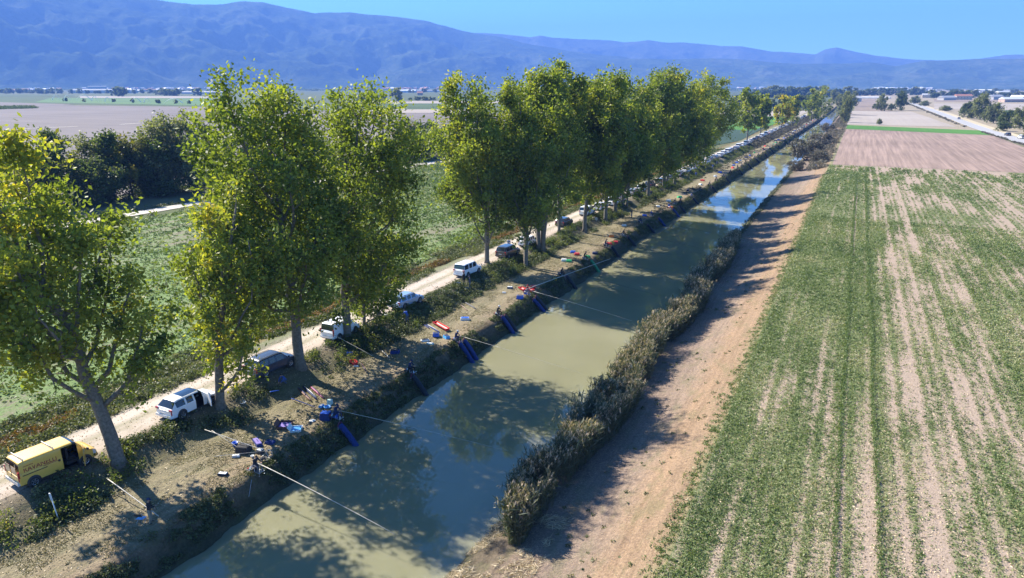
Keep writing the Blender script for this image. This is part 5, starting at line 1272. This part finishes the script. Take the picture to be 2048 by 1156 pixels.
# first station, black gear
x, y, z = station(1, 512, 946, BLACK, GREY, None, 'angler in black bent over a black seat box among white bait tubs, nearest station', 'black seat box with white tubs at the nearest fishing station', [])
pole((x + .3, y - .1, z + .95), P3(640, 1005, 0)[:2] and (warp(-22.5, y) , y - 1.5, -1.2), 'long white pole reaching from the nearest station over the water', M_polec, .034, .012, .4)
pole(P3(412, 878, .9), P3(540, 962, .5), 'long pale pole pointing back up the slope from the nearest station', M_polec, .028, .02, .05)
pole(P3(426, 880, .8), P3(485, 908, .35), 'shorter pale pole crossing beside the long one behind the nearest station', M_polec, .024, .016, .05)
pole(P3(430, 925, .5), P3(548, 962, .4), 'thin pole lying low on the bench left of the nearest station', M_polec, .018, .012, .05)
a = P3(464, 932); rest(a[0], a[1], R(30), 'dark tripod pole rest with a red strap behind the nearest station', .8, .75)
a = P3(471, 893); bucket(a[0], a[1], 'blue bucket beside the big black bag at the foot of the slope', M_blueb, .22, .36)
a = P3(488, 903); softbag(a[0], a[1], .3, (1.0, .8, .5), 'big black tackle bag at the foot of the slope', BLACK)
a = P3(515, 887); softbag(a[0], a[1], -.5, (1.3, .45, .22), 'blue and lilac bag lying behind the black bag', M_net, M_purple)
a = P3(540, 886); softbag(a[0], a[1], .2, (.7, .5, .16), 'flat dark blue mat in the shade behind the nearest station', M_net)
a = P3(472, 913); softbag(a[0], a[1], .6, (.55, .3, .12), 'crumpled white plastic bag by the crossing poles', M_whiteb)
a = P3(446, 950); softbag(a[0], a[1], .3, (.70, .35, .16), 'black pouch with white labels lying on the bare bench', BLACK, M_whiteb)
a = P3(521, 906); softbag(a[0], a[1], .1, (.5, .4, .3), 'black box with a white lid behind the nearest angler', M_trim, M_whiteb)
a = P3(530, 922); bucket(a[0], a[1], 'wide black bait bowl right of the nearest angler', M_trim, .36, .2, name='bait_bowl', cat='bowl')
a = P3(542, 938); r = empty('net_hoop', (a[0], a[1], a[2] + .3), 0, 'thin pale net hoop standing beside the nearest angler', 'net hoop'); m = MB(); m.torus((0, 0, .1), .3, .012, 16, 4, axis='Y'); m.build('hoop', M_whiteb, r); m = MB(); m.tube([(0, 0, -.2), (0, 0, -.5)], .012, 4); m.build('stick', M_alu, r)
a = P3(505, 915); bucket(a[0], a[1], 'small white tub behind the nearest angler', M_whiteb, .12, .16, name='bait_tub', cat='tub')
pole(P3(513, 962, .4), (warp(-34.6, y), y - 1.6, -2.2), 'short dark stick leaning down the bank below the nearest station', M_alu, .02, .014, .02, name='bank_stick', cat='bank stick')
# second station
x, y, z = station(2, 672, 840, NAVY, NAVY, NAVY, 'angler in dark blue under a blue cap with a long blue net, second station', 'blue seat box of the second fishing station', [(-.45, 'light blue keepnet hanging down the bank at the second station', M_net)], BLUE, boxm=M_blueb)
pole((x + .3, y, z + .9), (warp(-20.5, y), y + 1.2, -1.0), 'pale pole with a long dark tip held out by the angler at the second station', M_polec, .026, .008, .3)
a = P3(652, 838); softbag(a[0], a[1], .3, (.85, .7, .6), 'blue rucksack standing left of the second angler', M_net, M_blueb)
a = P3(570, 852); open_case(a[0], a[1], .5, (1.0, 1.1, .2), 'open brown tackle case with lilac contents at the foot of the slope', M_brown, M_purple)
a = P3(593, 860); open_case(a[0], a[1], .5, (.8, .9, .18), 'open white case with a bright blue lining beside the brown case', M_whiteb, M_lblue)
a = P3(608, 790); holdall(a[0], a[1], R(62), 3.6, .17, 'long brown and blue rod holdall, leftmost of the three in the sun', M_brown, M_net)
a = P3(620, 787); holdall(a[0], a[1], R(62), 3.4, .15, 'long dark blue rod holdall in the middle of the three in the sun', NAVY, M_whiteb)
a = P3(634, 786); holdall(a[0], a[1], R(62), 3.0, .13, 'thin maroon rod holdall, rightmost of the three in the sun', M_rimp, M_net)
a = P3(660, 808); softbag(a[0], a[1], .1, (.42, .36, .42), 'pale green cool box behind the second angler', M_gwhite, M_gwhite, cat='cool box', name='cool_box')
a = P3(655, 816); bucket(a[0], a[1], 'bright blue bowl with white contents behind the second angler', M_lblue, .3, .16, name='bait_bowl', cat='bowl')
a = P3(643, 814); softbag(a[0], a[1], .1, (.3, .5, .2), 'light blue bag left of the bright blue bowl', M_lblue, M_whiteb)
a = P3(711, 803); rest(a[0], a[1], R(75), 'low dark pole rest standing alone on the sunny bench', 1.1, .55)
a = P3(625, 842); landing_net(a[0], a[1], R(20), 'pale landing net lying on the bench left of the second angler')
pole(P3(583, 802, .25), P3(632, 818, .15), 'blue and white pole lying at the edge of the brambles behind the second station', M_net, .05, .03, .02)
pole(P3(540, 786, .55), P3(558, 777, .6), 'blue pole end in the bushes beside the crouching person', M_blueb, .04, .03, 0)
a = P3(571, 758); person('crouch', a, R(170), BLUE, JEANS, 'person in a bright blue top crouching in the weeds beside the dark blue car')
# third station, in the shade
x, y, z = station(3, 820, 752, NAVY, BLACK, NAVY, 'angler in navy sitting in the tree shade, third station', 'dark seat box of the third station in the shade', [(-.5, 'dark keepnet hanging down the shaded bank at the third station', M_netd)])
pole(P3(668, 688, 1.0), P3(745, 722, .6), 'pale pole pointing from the slope up towards the small white van', M_polec, .03, .02, .05)
a = P3(707, 728); shell(a[0], a[1], R(65), .9, 'short red box among the weeds behind the third station'); a = P3(712, 733); softbag(a[0], a[1], .2, (.5, .2, .1), 'white lid lying below the short red box', M_whiteb)
a = P3(700, 708); softbag(a[0], a[1], .5, (.7, .3, .25), 'dusty blue bag in the bushes above the short red box', M_blueb)
a = P3(728, 737); holdall(a[0], a[1], R(50), 2.6, .09, 'thin dark rod holdall lying below the short red box', M_trim, M_rimp)
a = P3(770, 708); holdall(a[0], a[1], R(55), 2.6, .10, 'pair of pale rods in the deep shade behind the third station', M_polec, M_trim)
a = P3(790, 706); softbag(a[0], a[1], .4, (.9, .7, .35), 'dark blue bag heap in the shade behind the third station', M_net, M_netd)
# fourth
x, y, z = station(4, 912, 686, NAVY, NAVY, WHITE, 'angler in navy with a white cap bent forward, fourth station, beside the long red trough', 'seat box of the fourth station with purple trimmed trays', [(-.35, 'bright blue keepnet, left of the pair at the fourth station', M_net), (.55, 'dark blue keepnet, right of the pair at the fourth station', M_net)], cush=BLUE)
pole((x + .3, y, z + .9), (warp(-21, y), y - 1.4, -1.3), 'thin pole with a dark tip reaching over the water from the fourth station', M_polec, .024, .006, .3)
a = P3(882, 655); shell(a[0], a[1], R(60), 3.0, 'long bright red trough in the sun behind the fourth station')
a = P3(866, 658); holdall(a[0], a[1], R(60), 3.2, .12, 'long blue and white rod holdall beside the long red trough', M_net, M_whiteb)
a = P3(850, 652); holdall(a[0], a[1], R(58), 2.4, .10, 'shorter blue holdall under the bushes left of the long red trough', M_net, M_trim)
a = P3(872, 672); softbag(a[0], a[1], .5, (.7, .6, .35), 'blue bag standing left of the fourth angler', M_blueb, NAVY)
a = P3(850, 682); softbag(a[0], a[1], .9, (.9, .45, .22), 'white and black bag lying left of the fourth station', M_whiteb, BLACK)
a = P3(860, 688); softbag(a[0], a[1], .1, (.8, .4, .12), 'crumpled pale green and white sack at the fourth station', M_gwhite, M_whiteb)
a = P3(893, 676); softbag(a[0], a[1], 1.0, (.5, .8, .3), 'light blue tray set just behind the fourth angler', M_lblue, NAVY)
a = P3(876, 694); rest(a[0], a[1], R(40), 'thin bent pole rest with a yellow knob left of the fourth station', .6, .5)
# fifth
x, y, z = station(5, 995, 634, BLACK, BLACK, WHITE, 'angler all in black with a white cap, fifth station', 'seat box of the fifth station with a red tray', [(-.25, 'pale blue keepnet, left of the pair at the fifth station', M_net), (.55, 'navy keepnet, right of the pair at the fifth station', M_netd)])
a = P3(930, 640); softbag(a[0], a[1], .5, (1.1, .6, .3), 'white and blue bag heap on the bench left of the fifth angler', M_whiteb, M_blueb)
a = P3(941, 612); holdall(a[0], a[1], R(55), 3.0, .11, 'long grey holdall at the foot of the slope behind the fifth station', GREY, M_trim); a = P3(928, 616); holdall(a[0], a[1], R(50), 2.6, .08, 'thin brown rod bundle left of the long grey holdall', M_brown, M_polec)
a = P3(972, 632); rest(a[0], a[1], R(20), 'dark pole rest just left of the fifth angler', .8, .5)
# sixth
x, y, z = station(6, 1052, 604, RED, JEANS, RED, 'angler in a red jacket, sixth station, among red troughs', 'blue seat box of the sixth station', [(-.3, 'blue keepnet with a red top at the sixth station', M_net), (.5, 'dark keepnet right of the red topped one at the sixth station', M_netd)], BLUE, boxm=M_blueb)
keep = pole((x + .2, y - .6, z + 1.0), (warp(-31.2, y) , y + 20, -.2), 'very long pale pole slanting along the bank from the red jacketed angler', M_polec, .05, .03, .1)
pole((x + .4, y, z + .8), (warp(-21, y), y - 3, -1.4), 'thin pole held over the water by the red jacketed angler', M_polec, .024, .006, .3)
a = P3(1044, 580); shell(a[0], a[1], R(50), 1.4, 'short red trough, left of the two behind the red jacketed angler'); a = P3(1060, 582); shell(a[0], a[1], R(60), 1.3, 'faded red trough, right of the two behind the red jacketed angler')
a = P3(1040, 597); softbag(a[0], a[1], .3, (.9, .7, .4), 'blue tackle bag left of the red jacketed angler', M_blueb, NAVY)
a = P3(1066, 600); softbag(a[0], a[1], .3, (.7, .6, .35), 'red bag at the bank edge by the sixth station', M_redb, M_redb)
a = P3(1020, 577); softbag(a[0], a[1], .3, (.8, .4, .25), 'grey bag on the slope foot above the two red troughs', GREY, M_whiteb); a = P3(1008, 586); softbag(a[0], a[1], .3, (.5, .3, .12), 'small white bag left of the two red troughs', M_whiteb)
# further stations, each with its own tell-tale gear
more_st = [(1122, 563, BLACK, BLACK, 'angler in black beside a yellow bucket, seventh station', [(1110, 562, 'y', 'yellow bucket at the seventh station')], M_netd),
 (1168, 536, BLACK, OLIVE, 'angler in black among green nets and boxes, eighth station', [(1138, 524, 'g', 'green box lying on the bench behind the eighth station'), (1175, 530, 'g', 'light green bag at the bank edge by the eighth station'), (1128, 522, 'w', 'white sack left of the green box')], M_netg),
 (1210, 507, NAVY, NAVY, 'angler in dark blue in the tree shadow, ninth station', [(1146, 506, 'b', 'small blue bag on the slope foot behind the ninth station'), (1154, 510, 'r', 'small red bag right beside the small blue one'), (1190, 508, 'n', 'dark bag beside the ninth angler')], M_netd),
 (1245, 488, BLACK, BLACK, 'angler in black beside a bright red box, tenth station', [(1231, 486, 'r', 'bright red box beside the tenth angler'), (1223, 474, 'o', 'orange red bag on the sunny bench above the bright red box'), (1219, 491, 'r', 'flat dark red bag left of the tenth angler')], M_netd),
 (1278, 463, BLACK, NAVY, 'angler in dark clothes by a sunny patch, eleventh station', [], M_netd),
 (1300, 450, BLUE, JEANS, 'angler in bright blue with pale boxes, twelfth station', [(1289, 432, 'b', 'long blue bag on the bench above the twelfth angler'), (1248, 452, 'w', 'grey white tray on the bench left of the twelfth angler')], M_net),
 (1335, 438, BLUE, BLUE, 'angler in blue on the bank edge, thirteenth station', [], M_net),
 (1347, 422, BLACK, GREY, 'angler with an orange bag beside him, fourteenth station', [(1342, 416, 'o', 'orange bag at the fourteenth station'), (1340, 403, 'y2', 'yellow and orange bags lying on the sunny bench'), (1316, 414, 'w', 'white bags on the bench left of the fourteenth station')], M_netd)]
gm = {'y': M_yel, 'y2': M_yel, 'g': M_greenb, 'w': M_whiteb, 'b': M_blueb, 'r': M_redb, 'n': NAVY, 'o': M_orange}
for i, (px, py, top, leg, lab, bags, nm) in enumerate(more_st):
    x, y, z = station(7 + i, px, py, top, leg, (None, NAVY, BLACK)[i % 3], lab, 'seat box under the ' + lab.split(',')[0], [(.4, 'keepnet of the ' + lab.split(',')[0], nm)], boxm=(M_trim, M_alu)[i % 2])
    pole((x + .3, y, z + .9), (warp(-21 - (i % 3), y), y - 2 + i % 3, -1.5), 'thin pole held out by the ' + lab.split(',')[0], M_poled, .022, .006, .3)
    for bx, by, c, bl in bags:
        a = P3(bx, by)
        if c == 'y': bucket(a[0], a[1], bl, M_yel, .3, .4)
        else: softbag(a[0], a[1], .4, (1.2 if c in 'y2' else .9, .6, .32), bl, gm[c])
# far stations down to the vanishing point
cnt = {}
def nth(what, w):
    k_ = (what, w); cnt[k_] = cnt.get(k_, 0) + 1; return ORD[min(cnt[k_] - 1, 24)] + ' ' + what + ' ' + w
rgp = np.random.default_rng(31); y = 163.0; k = 0
segs = [(210, 'before the first gap in the crowns'), (300, 'opposite the first single poplar'), (420, 'opposite the leaning willow shrub'), (9999, 'near the vanishing end of the canal')]
while y < 640:
    x = float(warp(-35.6, y)) + rgp.normal() * .15; z = zs(x, y); col = (NAVY, BLACK, BLACK, GREY, BLUE, OLIVE)[int(rgp.integers(6))]
    cn = {'NAVY': 'navy'}; nm = col.name.replace('cloth_', ''); w = next(b for a_, b in segs if y < a_)
    person('sit' if rgp.random() < .8 else 'stand', (x, y, z + .1), E_ + rgp.normal() * .3, col, (BLACK, GREY, JEANS)[k % 3], nth('distant angler in ' + nm, w), (WHITE, NAVY, None, BLACK)[k % 4], 'anglers along the far bank')
    sb = empty('seat_box', (x - .05, y, z + .12), E_, nth('dark seat box', w), 'seat box', 'seat boxes along the far bank')
    m = MB(); m.box((0, 0, .3), (.5, .4, .36)); m.box((.5, .1, .45), (.5, .4, .05)); m.build('box', M_trim, sb)
    c = ('w', 'b', 'n', 'r', 'n', 'w', 'b', 'g')[int(rgp.integers(8))]; cnm = {'w': 'white', 'b': 'blue', 'n': 'navy', 'r': 'red', 'g': 'green'}[c]
    softbag(x - rgp.uniform(1.2, 3.4), y + rgp.normal() * 1.5, rgp.random() * 3, (1.2, .6, .4), nth(cnm + ' bag on the bench', w), gm[c], group='bags along the far bench')
    if rgp.random() < .6: holdall(x - 2.6, y + 3, R(60), 3.0, .12, nth('long dark holdall on the bench', w), NAVY if k % 2 else M_trim, group='holdalls along the far bench')
    if k < 16: pole((x + .3, y, z + .9), (warp(-21.5, y), y + rgp.normal() * 2, -1.6), nth('thin pole over the water', w), M_poled, .022, .01, .3, group='poles over the far water')
    if k % 2: 
        keepnet(float(warp(-35.0, y)) + .1, y + .5, nth('dark keepnet on the bank', w), M_netd, 'keepnets along the far bank', ln=1.5)
    y += rgp.uniform(8.5, 12.0) if y < 330 else rgp.uniform(9, 15); k += 1
# people by the cars
x, y = at(928, 566, 0); person('stand', (x, y, zs(x, y)), R(80), BLACK, BLACK, 'person in black standing behind the white van, left of the two')
x, y = at(940, 568, 0); person('stand', (x, y, zs(x, y)), R(120), NAVY, JEANS, 'person in navy and jeans behind the white van, right of the two', hat=NAVY)
x, y = at(917, 568, 0); bucket(x, y, 'blue bucket behind the white van, left of the two', M_blueb, .26, .34); x, y = at(934, 570, 0); bucket(x, y, 'blue bucket at the feet of the two people, right of the two', M_blueb, .2, .34)
x, y = at(815, 632, 0); person('bend', (x + .1, y - .2, zs(x, y)), R(70), BLUE, JEANS, 'person in blue leaning over at the side of the silver blue estate car')
x, y = at(1004, 495, 0); person('stand', (-47.2, 97.2, zs(-47.2, 97.2)), R(200), BLUE, JEANS, 'person in blue on the road in front of the black people carrier')
x, y = at(788, 634, 0); softbag(x, y, .3, (.5, .4, .2), 'white plastic bag on the road behind the silver blue estate car', M_whiteb); x, y = at(772, 632, 0); softbag(x, y, .9, (.4, .3, .16), 'second white bag left of the first behind the silver blue estate car', M_whiteb)
x, y = at(484, 794, 0); bucket(x, y, 'white dish lying on the ground behind the dark blue car', M_whiteb, .25, .1, name='dish', cat='dish')
for i, (px, py, c) in enumerate([(1392, 348, BLUE), (1378, 352, BLACK), (1426, 332, BLUE), (1434, 326, JEANS), (1412, 338, NAVY), (1538, 270, RED), (1302, 388, NAVY), (1264, 424, BLACK)]):
    x, y = at(px, py, 0); person('stand', (x, y, zs(x, y)), i * 1.1, c, JEANS, 'person in ' + c.name.replace('cloth_', '') + ' standing by the far parked cars, number %s from the near end' % ('one two three four five six seven eight'.split()[i]) if False else 'person in ' + c.name.replace('cloth_', '') + ' ' + ['behind the first cars of the open stretch', 'left of the blue clad one by the open stretch', 'between the far silver vans', 'right of the far silver vans', 'left of the far silver vans', 'by the car under the yellow poplar', 'behind the dark blue car past the grey estate', 'at the foot of the thick forked trunk'][i], None)
# right bank angler, white box, and two tree stumps
x, y = P2(1632, 336); person('sit', (x, y, zs(x, y)), R(60), BLUE, JEANS, 'person in blue sitting alone on the right bank beside a white box', hat=BLACK); seat_box((x, y, zs(x, y)), R(60), 'seat box of the lone angler on the right bank')
softbag(x - 1.6, y + .3, .2, (.9, .6, .5), 'white box beside the lone person on the right bank', M_whiteb, cat='box', name='box')
for px, py, lab in ((1192, 437, 'pale round sawn stump face under the leaning poplar'), (1170, 447, 'smaller sawn log beside the round stump face')):
    x, y = P2(px, py); m = MB(); m.tube([(-.5, .5, .45), (0, 0, .5)], [.42, .40], 12); r = empty('sawn_log', (x, y, zs(x, y)), .6, lab, 'log'); m.build('log', M_bark, r); m = MB(); m.lathe((0.003, -.003, .5), [(0, 0), (.36, 0)], 12, axis='Y'); m.tube([(0, 0, .5), (.012, -.012, .5)], .37, 12); m.build('cut_face', M_polec, r)

# ------------------------------------------------------------------ sprinklers, farms and towns of the plain
M_jet = pm('water_spray', (.80, .84, .82), (.7, .75, .74), 2, .6)
nt = M_jet.node_tree; tr = N(nt, 'ShaderNodeBsdfTransparent'); mx = N(nt, 'ShaderNodeMixShader'); mx.inputs[0].default_value = .7
nt.links.new(tr.outputs[0], mx.inputs[1]); nt.links.new(nt.nodes['Principled BSDF'].outputs[0], mx.inputs[2]); nt.links.new(mx.outputs[0], nt.nodes['Material Output'].inputs[0])
for i, (px, py, ln, d, lab) in enumerate([(122, 203.5, 14, -1, 'leftmost water jet over the green field'), (143, 203.5, 12, -1, 'second water jet from the left, beside the round bush'), (152, 203, 26, 1, 'long water jet arching right, third from the left'), (197, 205, 11, -1, 'short water jet in the middle of the sprinkled field'), (222, 207, 10, -1, 'steep water jet left of the dark bush in the field'), (262, 208.5, 18, 1, 'wide low water jet right of the middle'), (302, 209, 12, -1, 'steep water jet near the right end of the field'), (328, 210, 34, 1, 'longest water jet, arching towards the bright poplar')]):
    x, y = at(px, py, -.6); s = math.hypot(x, y) / FPX
    r = empty('sprinkler', (x, y, -.6), 0, lab, 'sprinkler', 'sprinklers watering the far green field')
    ux_, uy_ = cy_ * d, sy_ * d; m = MB(); pts = [(ux_ * ln * s * t, uy_ * ln * s * t, 1.5 + (9.5 * s) * 4 * t * (1 - t * .98) * .9) for t in np.linspace(0, 1, 12)]
    m.tube(pts, [.12 + .55 * t for t in np.linspace(0, 1, 12)], 6); m.build('water_jet', M_jet, r); m = MB(); m.tube([(0, 0, 0), (0, 0, 1.5)], .08, 6); m.build('riser', M_alu, r)
WALL = [pm('wall_white', (.52, .50, .47), (.42, .41, .39), .3, .8), pm('wall_cream', (.58, .50, .38), (.5, .43, .33), .3, .8), pm('wall_pink', (.52, .36, .28), (.44, .3, .23), .3, .8)]
ROOF = [pm('roof_tiles', (.36, .16, .10), (.26, .12, .08), .8, .8), pm('roof_grey', (.42, .42, .42), (.34, .34, .34), .8, .6), pm('roof_white', (.68, .68, .66), (.6, .6, .58), .4, .5)]
def house(px, py, w, d, h, rz, wm_, rm_, label, group, flat=False, name='farmhouse', z=-.6, cat='house'):
    x, y = at(px, py, z); r = empty(name, (x, y, z), rz, label, cat, group)
    m = MB(); m.box((0, 0, h / 2), (w, d, h)); m.build('wall', wm_, r)
    rh = .12 * d if flat else .26 * d; e = .5
    m = MB(); m.add([(-w / 2 - e, -d / 2 - e, h + .02), (w / 2 + e, -d / 2 - e, h + .02), (w / 2 + e, d / 2 + e, h + .02), (-w / 2 - e, d / 2 + e, h + .02), (-w / 2 - e, 0, h + rh), (w / 2 + e, 0, h + rh)], [(0, 1, 5, 4), (2, 3, 4, 5), (1, 2, 5), (3, 0, 4), (3, 2, 1, 0)]); m.build('roof', rm_, r)
    nw = max(2, int(w / 5))
    for i in range(min(nw, 6)):
        for k in range(max(1, min(2, int(h / 3)))):
            q = MB(); q.box((-w / 2 + w * (i + .5) / min(nw, 6), -d / 2 - .01, 1.6 + k * 3), (1.2, .08, 1.4)); q.build('window', M_glass, r)
    return r
def greenhouse(px, py, L, w, n, rz, label, group='greenhouses of the plain', h=4.5):
    x, y = at(px, py, -.6); r = empty('greenhouse', (x, y, -.6), rz, label, 'greenhouse', group)
    for i in range(n):
        m = MB(); v = []; K = 9
        for yy in (-L / 2, L / 2):
            for k in range(K): a_ = math.pi * k / (K - 1); v.append((yy, (i - n / 2) * w + math.cos(a_) * w / 2, math.sin(a_) * h))
        m.add(v, [(k, k + 1, K + k + 1, K + k) for k in range(K - 1)] + [tuple(range(K)), tuple(range(2 * K - 1, K - 1, -1))]); m.build('tunnel', WALL[0], r)
    return r
fh = 'farms and houses of the far plain'
greenhouse(214, 186.5, 190, 18, 3, YAW - .1, 'large white greenhouse in the far plain at left', h=13); greenhouse(196, 184.5, 60, 16, 1, YAW + .5, 'curved white hall left of the large greenhouse', h=22)
greenhouse(1745, 197.5, 62, 9, 2, YAW - 1.0 + .45, 'long pale greenhouse beyond the brown field at right'); greenhouse(412, 188, 120, 18, 2, YAW, 'white greenhouse just left of the bright poplar crown', h=8); greenhouse(868, 184, 150, 16, 1, YAW, 'white tunnel in the gap between the poplars', h=8)
greenhouse(1993, 187, 80, 20, 1, YAW, 'rounded white hall in the right plain', h=11)
house(815, 185.5, 60, 30, 7, YAW, PAINT['silver'], ROOF[2], 'blue white warehouse in the gap between the poplars', fh, True, 'warehouse', cat='warehouse')
for i, (px, py, w, k, j, lab) in enumerate([(18, 183, 40, 1, 0, 'long farm with a red roof at the far left edge'), (35, 183.5, 46, 2, 0, 'largest red roofed farm at the far left'), (52, 182.5, 30, 1, 0, 'small red roofed farm right of the largest one'), (70, 181, 36, 0, 2, 'white barn behind the far left farms'), (105, 179, 40, 0, 1, 'white hall behind the tree row left of the greenhouse'), (255, 182.5, 40, 0, 2, 'white house right of the big dark trees'), (272, 184, 60, 1, 2, 'low cream farm in the left plain'), (300, 183, 44, 0, 0, 'pale house before the clump of trees'), (362, 181, 40, 1, 0, 'cream house behind the clump of trees'), (342, 178.5, 40, 0, 2, 'white house before the village at left'), (840, 191, 14, 2, 0, 'small house in the fields in the gap between poplars')]):
    house(px, py, w, 14, 5.5 + i % 3, YAW + (i % 4 - 1.5) * .3, WALL[k], ROOF[j], lab, fh)
for i, (px, py, w, k, j, lab) in enumerate([(1970, 186, 60, 0, 2, 'big white factory hall in the right plain'), (1950, 189, 42, 0, 2, 'low white hall left of the big factory hall'), (2005, 189.5, 36, 1, 2, 'cream hall right of the big factory hall'), (1893, 201, 34, 0, 1, 'pale farm right of the round roadside trees'), (1858, 196, 26, 1, 1, 'cream farm left of the tall roadside tree'), (1925, 200, 26, 1, 0, 'cream farm with a red roof behind the tall roadside tree'), (2022, 205, 34, 2, 2, 'long low hall with lilac walls near the right edge'), (1990, 200, 30, 0, 1, 'white shed behind the lilac hall'), (2040, 203, 26, 0, 2, 'white shed at the right edge'), (1848, 187, 30, 0, 2, 'white house at the foot of the town'), (1865, 184, 30, 0, 2, 'pale block right of the town'), (2000, 196, 24, 1, 1, 'cream barn in the right plain'), (1905, 193, 24, 2, 0, 'pink farm in the right plain'), (1712, 224 - 20, 12, 0, 1, 'tiny shed by the far bank trees')]):
    house(px, py, w, 12, 5 + i % 3 + (4 if i < 1 else 0), YAW + (i % 4 - 1.5) * .3, WALL[k], ROOF[j], lab, fh)
# towns: every house its own
rgt = np.random.default_rng(12)
def town(x0, x1, y0, y1, n, group, label, wk=(0, 0, 1), roofs=(0, 2, 1), s=(13, 30), z=2):
    for i, px in enumerate(sorted(rgt.uniform(x0, x1, n))):
        py = max(172.2, rgt.uniform(y0, y1)); x, y = at(px, py, -.6); k = int(rgt.integers(3)); j = roofs[int(rgt.integers(len(roofs)))]
        w = rgt.uniform(*s); h = rgt.uniform(6, 11); r = empty('town_house', (x, y, -.6), rgt.random() * 3, ORD[i] + ' house from the left in ' + label + ', with a %s roof' % ('red', 'grey', 'pale')[j], 'house', group)
        m = MB(); m.box((0, 0, h / 2), (w, w * .7, h)); m.build('wall', WALL[wk[k]], r); m = MB(); e = .8; d = w * .7
        m.add([(-w / 2 - e, -d / 2 - e, h + .05), (w / 2 + e, -d / 2 - e, h + .05), (w / 2 + e, d / 2 + e, h + .05), (-w / 2 - e, d / 2 + e, h + .05), (-w / 2, 0, h + d * .25), (w / 2, 0, h + d * .25)], [(0, 1, 5, 4), (2, 3, 4, 5), (1, 2, 5), (3, 0, 4), (3, 2, 1, 0)]); m.build('roof', ROOF[j], r)
town(1745, 1868, 177.3, 181.5, 44, 'houses of the white town at the right hill foot', 'the white town at right', (0, 0, 0), (2, 2, 1))
town(60, 420, 177.4, 182.5, 60, 'houses of the village at the left hill foot', 'the village under the left hill')
town(690, 880, 176.6, 181, 60, 'houses of the village in the gap between the poplars', 'the village seen between the poplars', (2, 1, 1), (0, 0, 2))
town(1470, 1640, 176.2, 178.5, 16, 'houses of the hamlet above the far tree crowns', 'the hamlet above the far crowns')

# ------------------------------------------------------------------ air
def build_haze():
    mb = MB(); mb.box((-800, 4700, 455), (16400, 12400, 926))
    m = bpy.data.materials.new('haze_air'); m.use_nodes = True; nt = m.node_tree
    nt.nodes.remove(nt.nodes['Principled BSDF'])
    v = N(nt, 'ShaderNodeVolumePrincipled'); v.inputs['Color'].default_value = (.17, .37, 1.0, 1); v.inputs['Density'].default_value = 1.45e-4; v.inputs['Anisotropy'].default_value = 0
    nt.links.new(v.outputs[0], nt.nodes['Material Output'].inputs['Volume'])
    tag(mb.build('haze', m), kind='stuff')
build_haze()
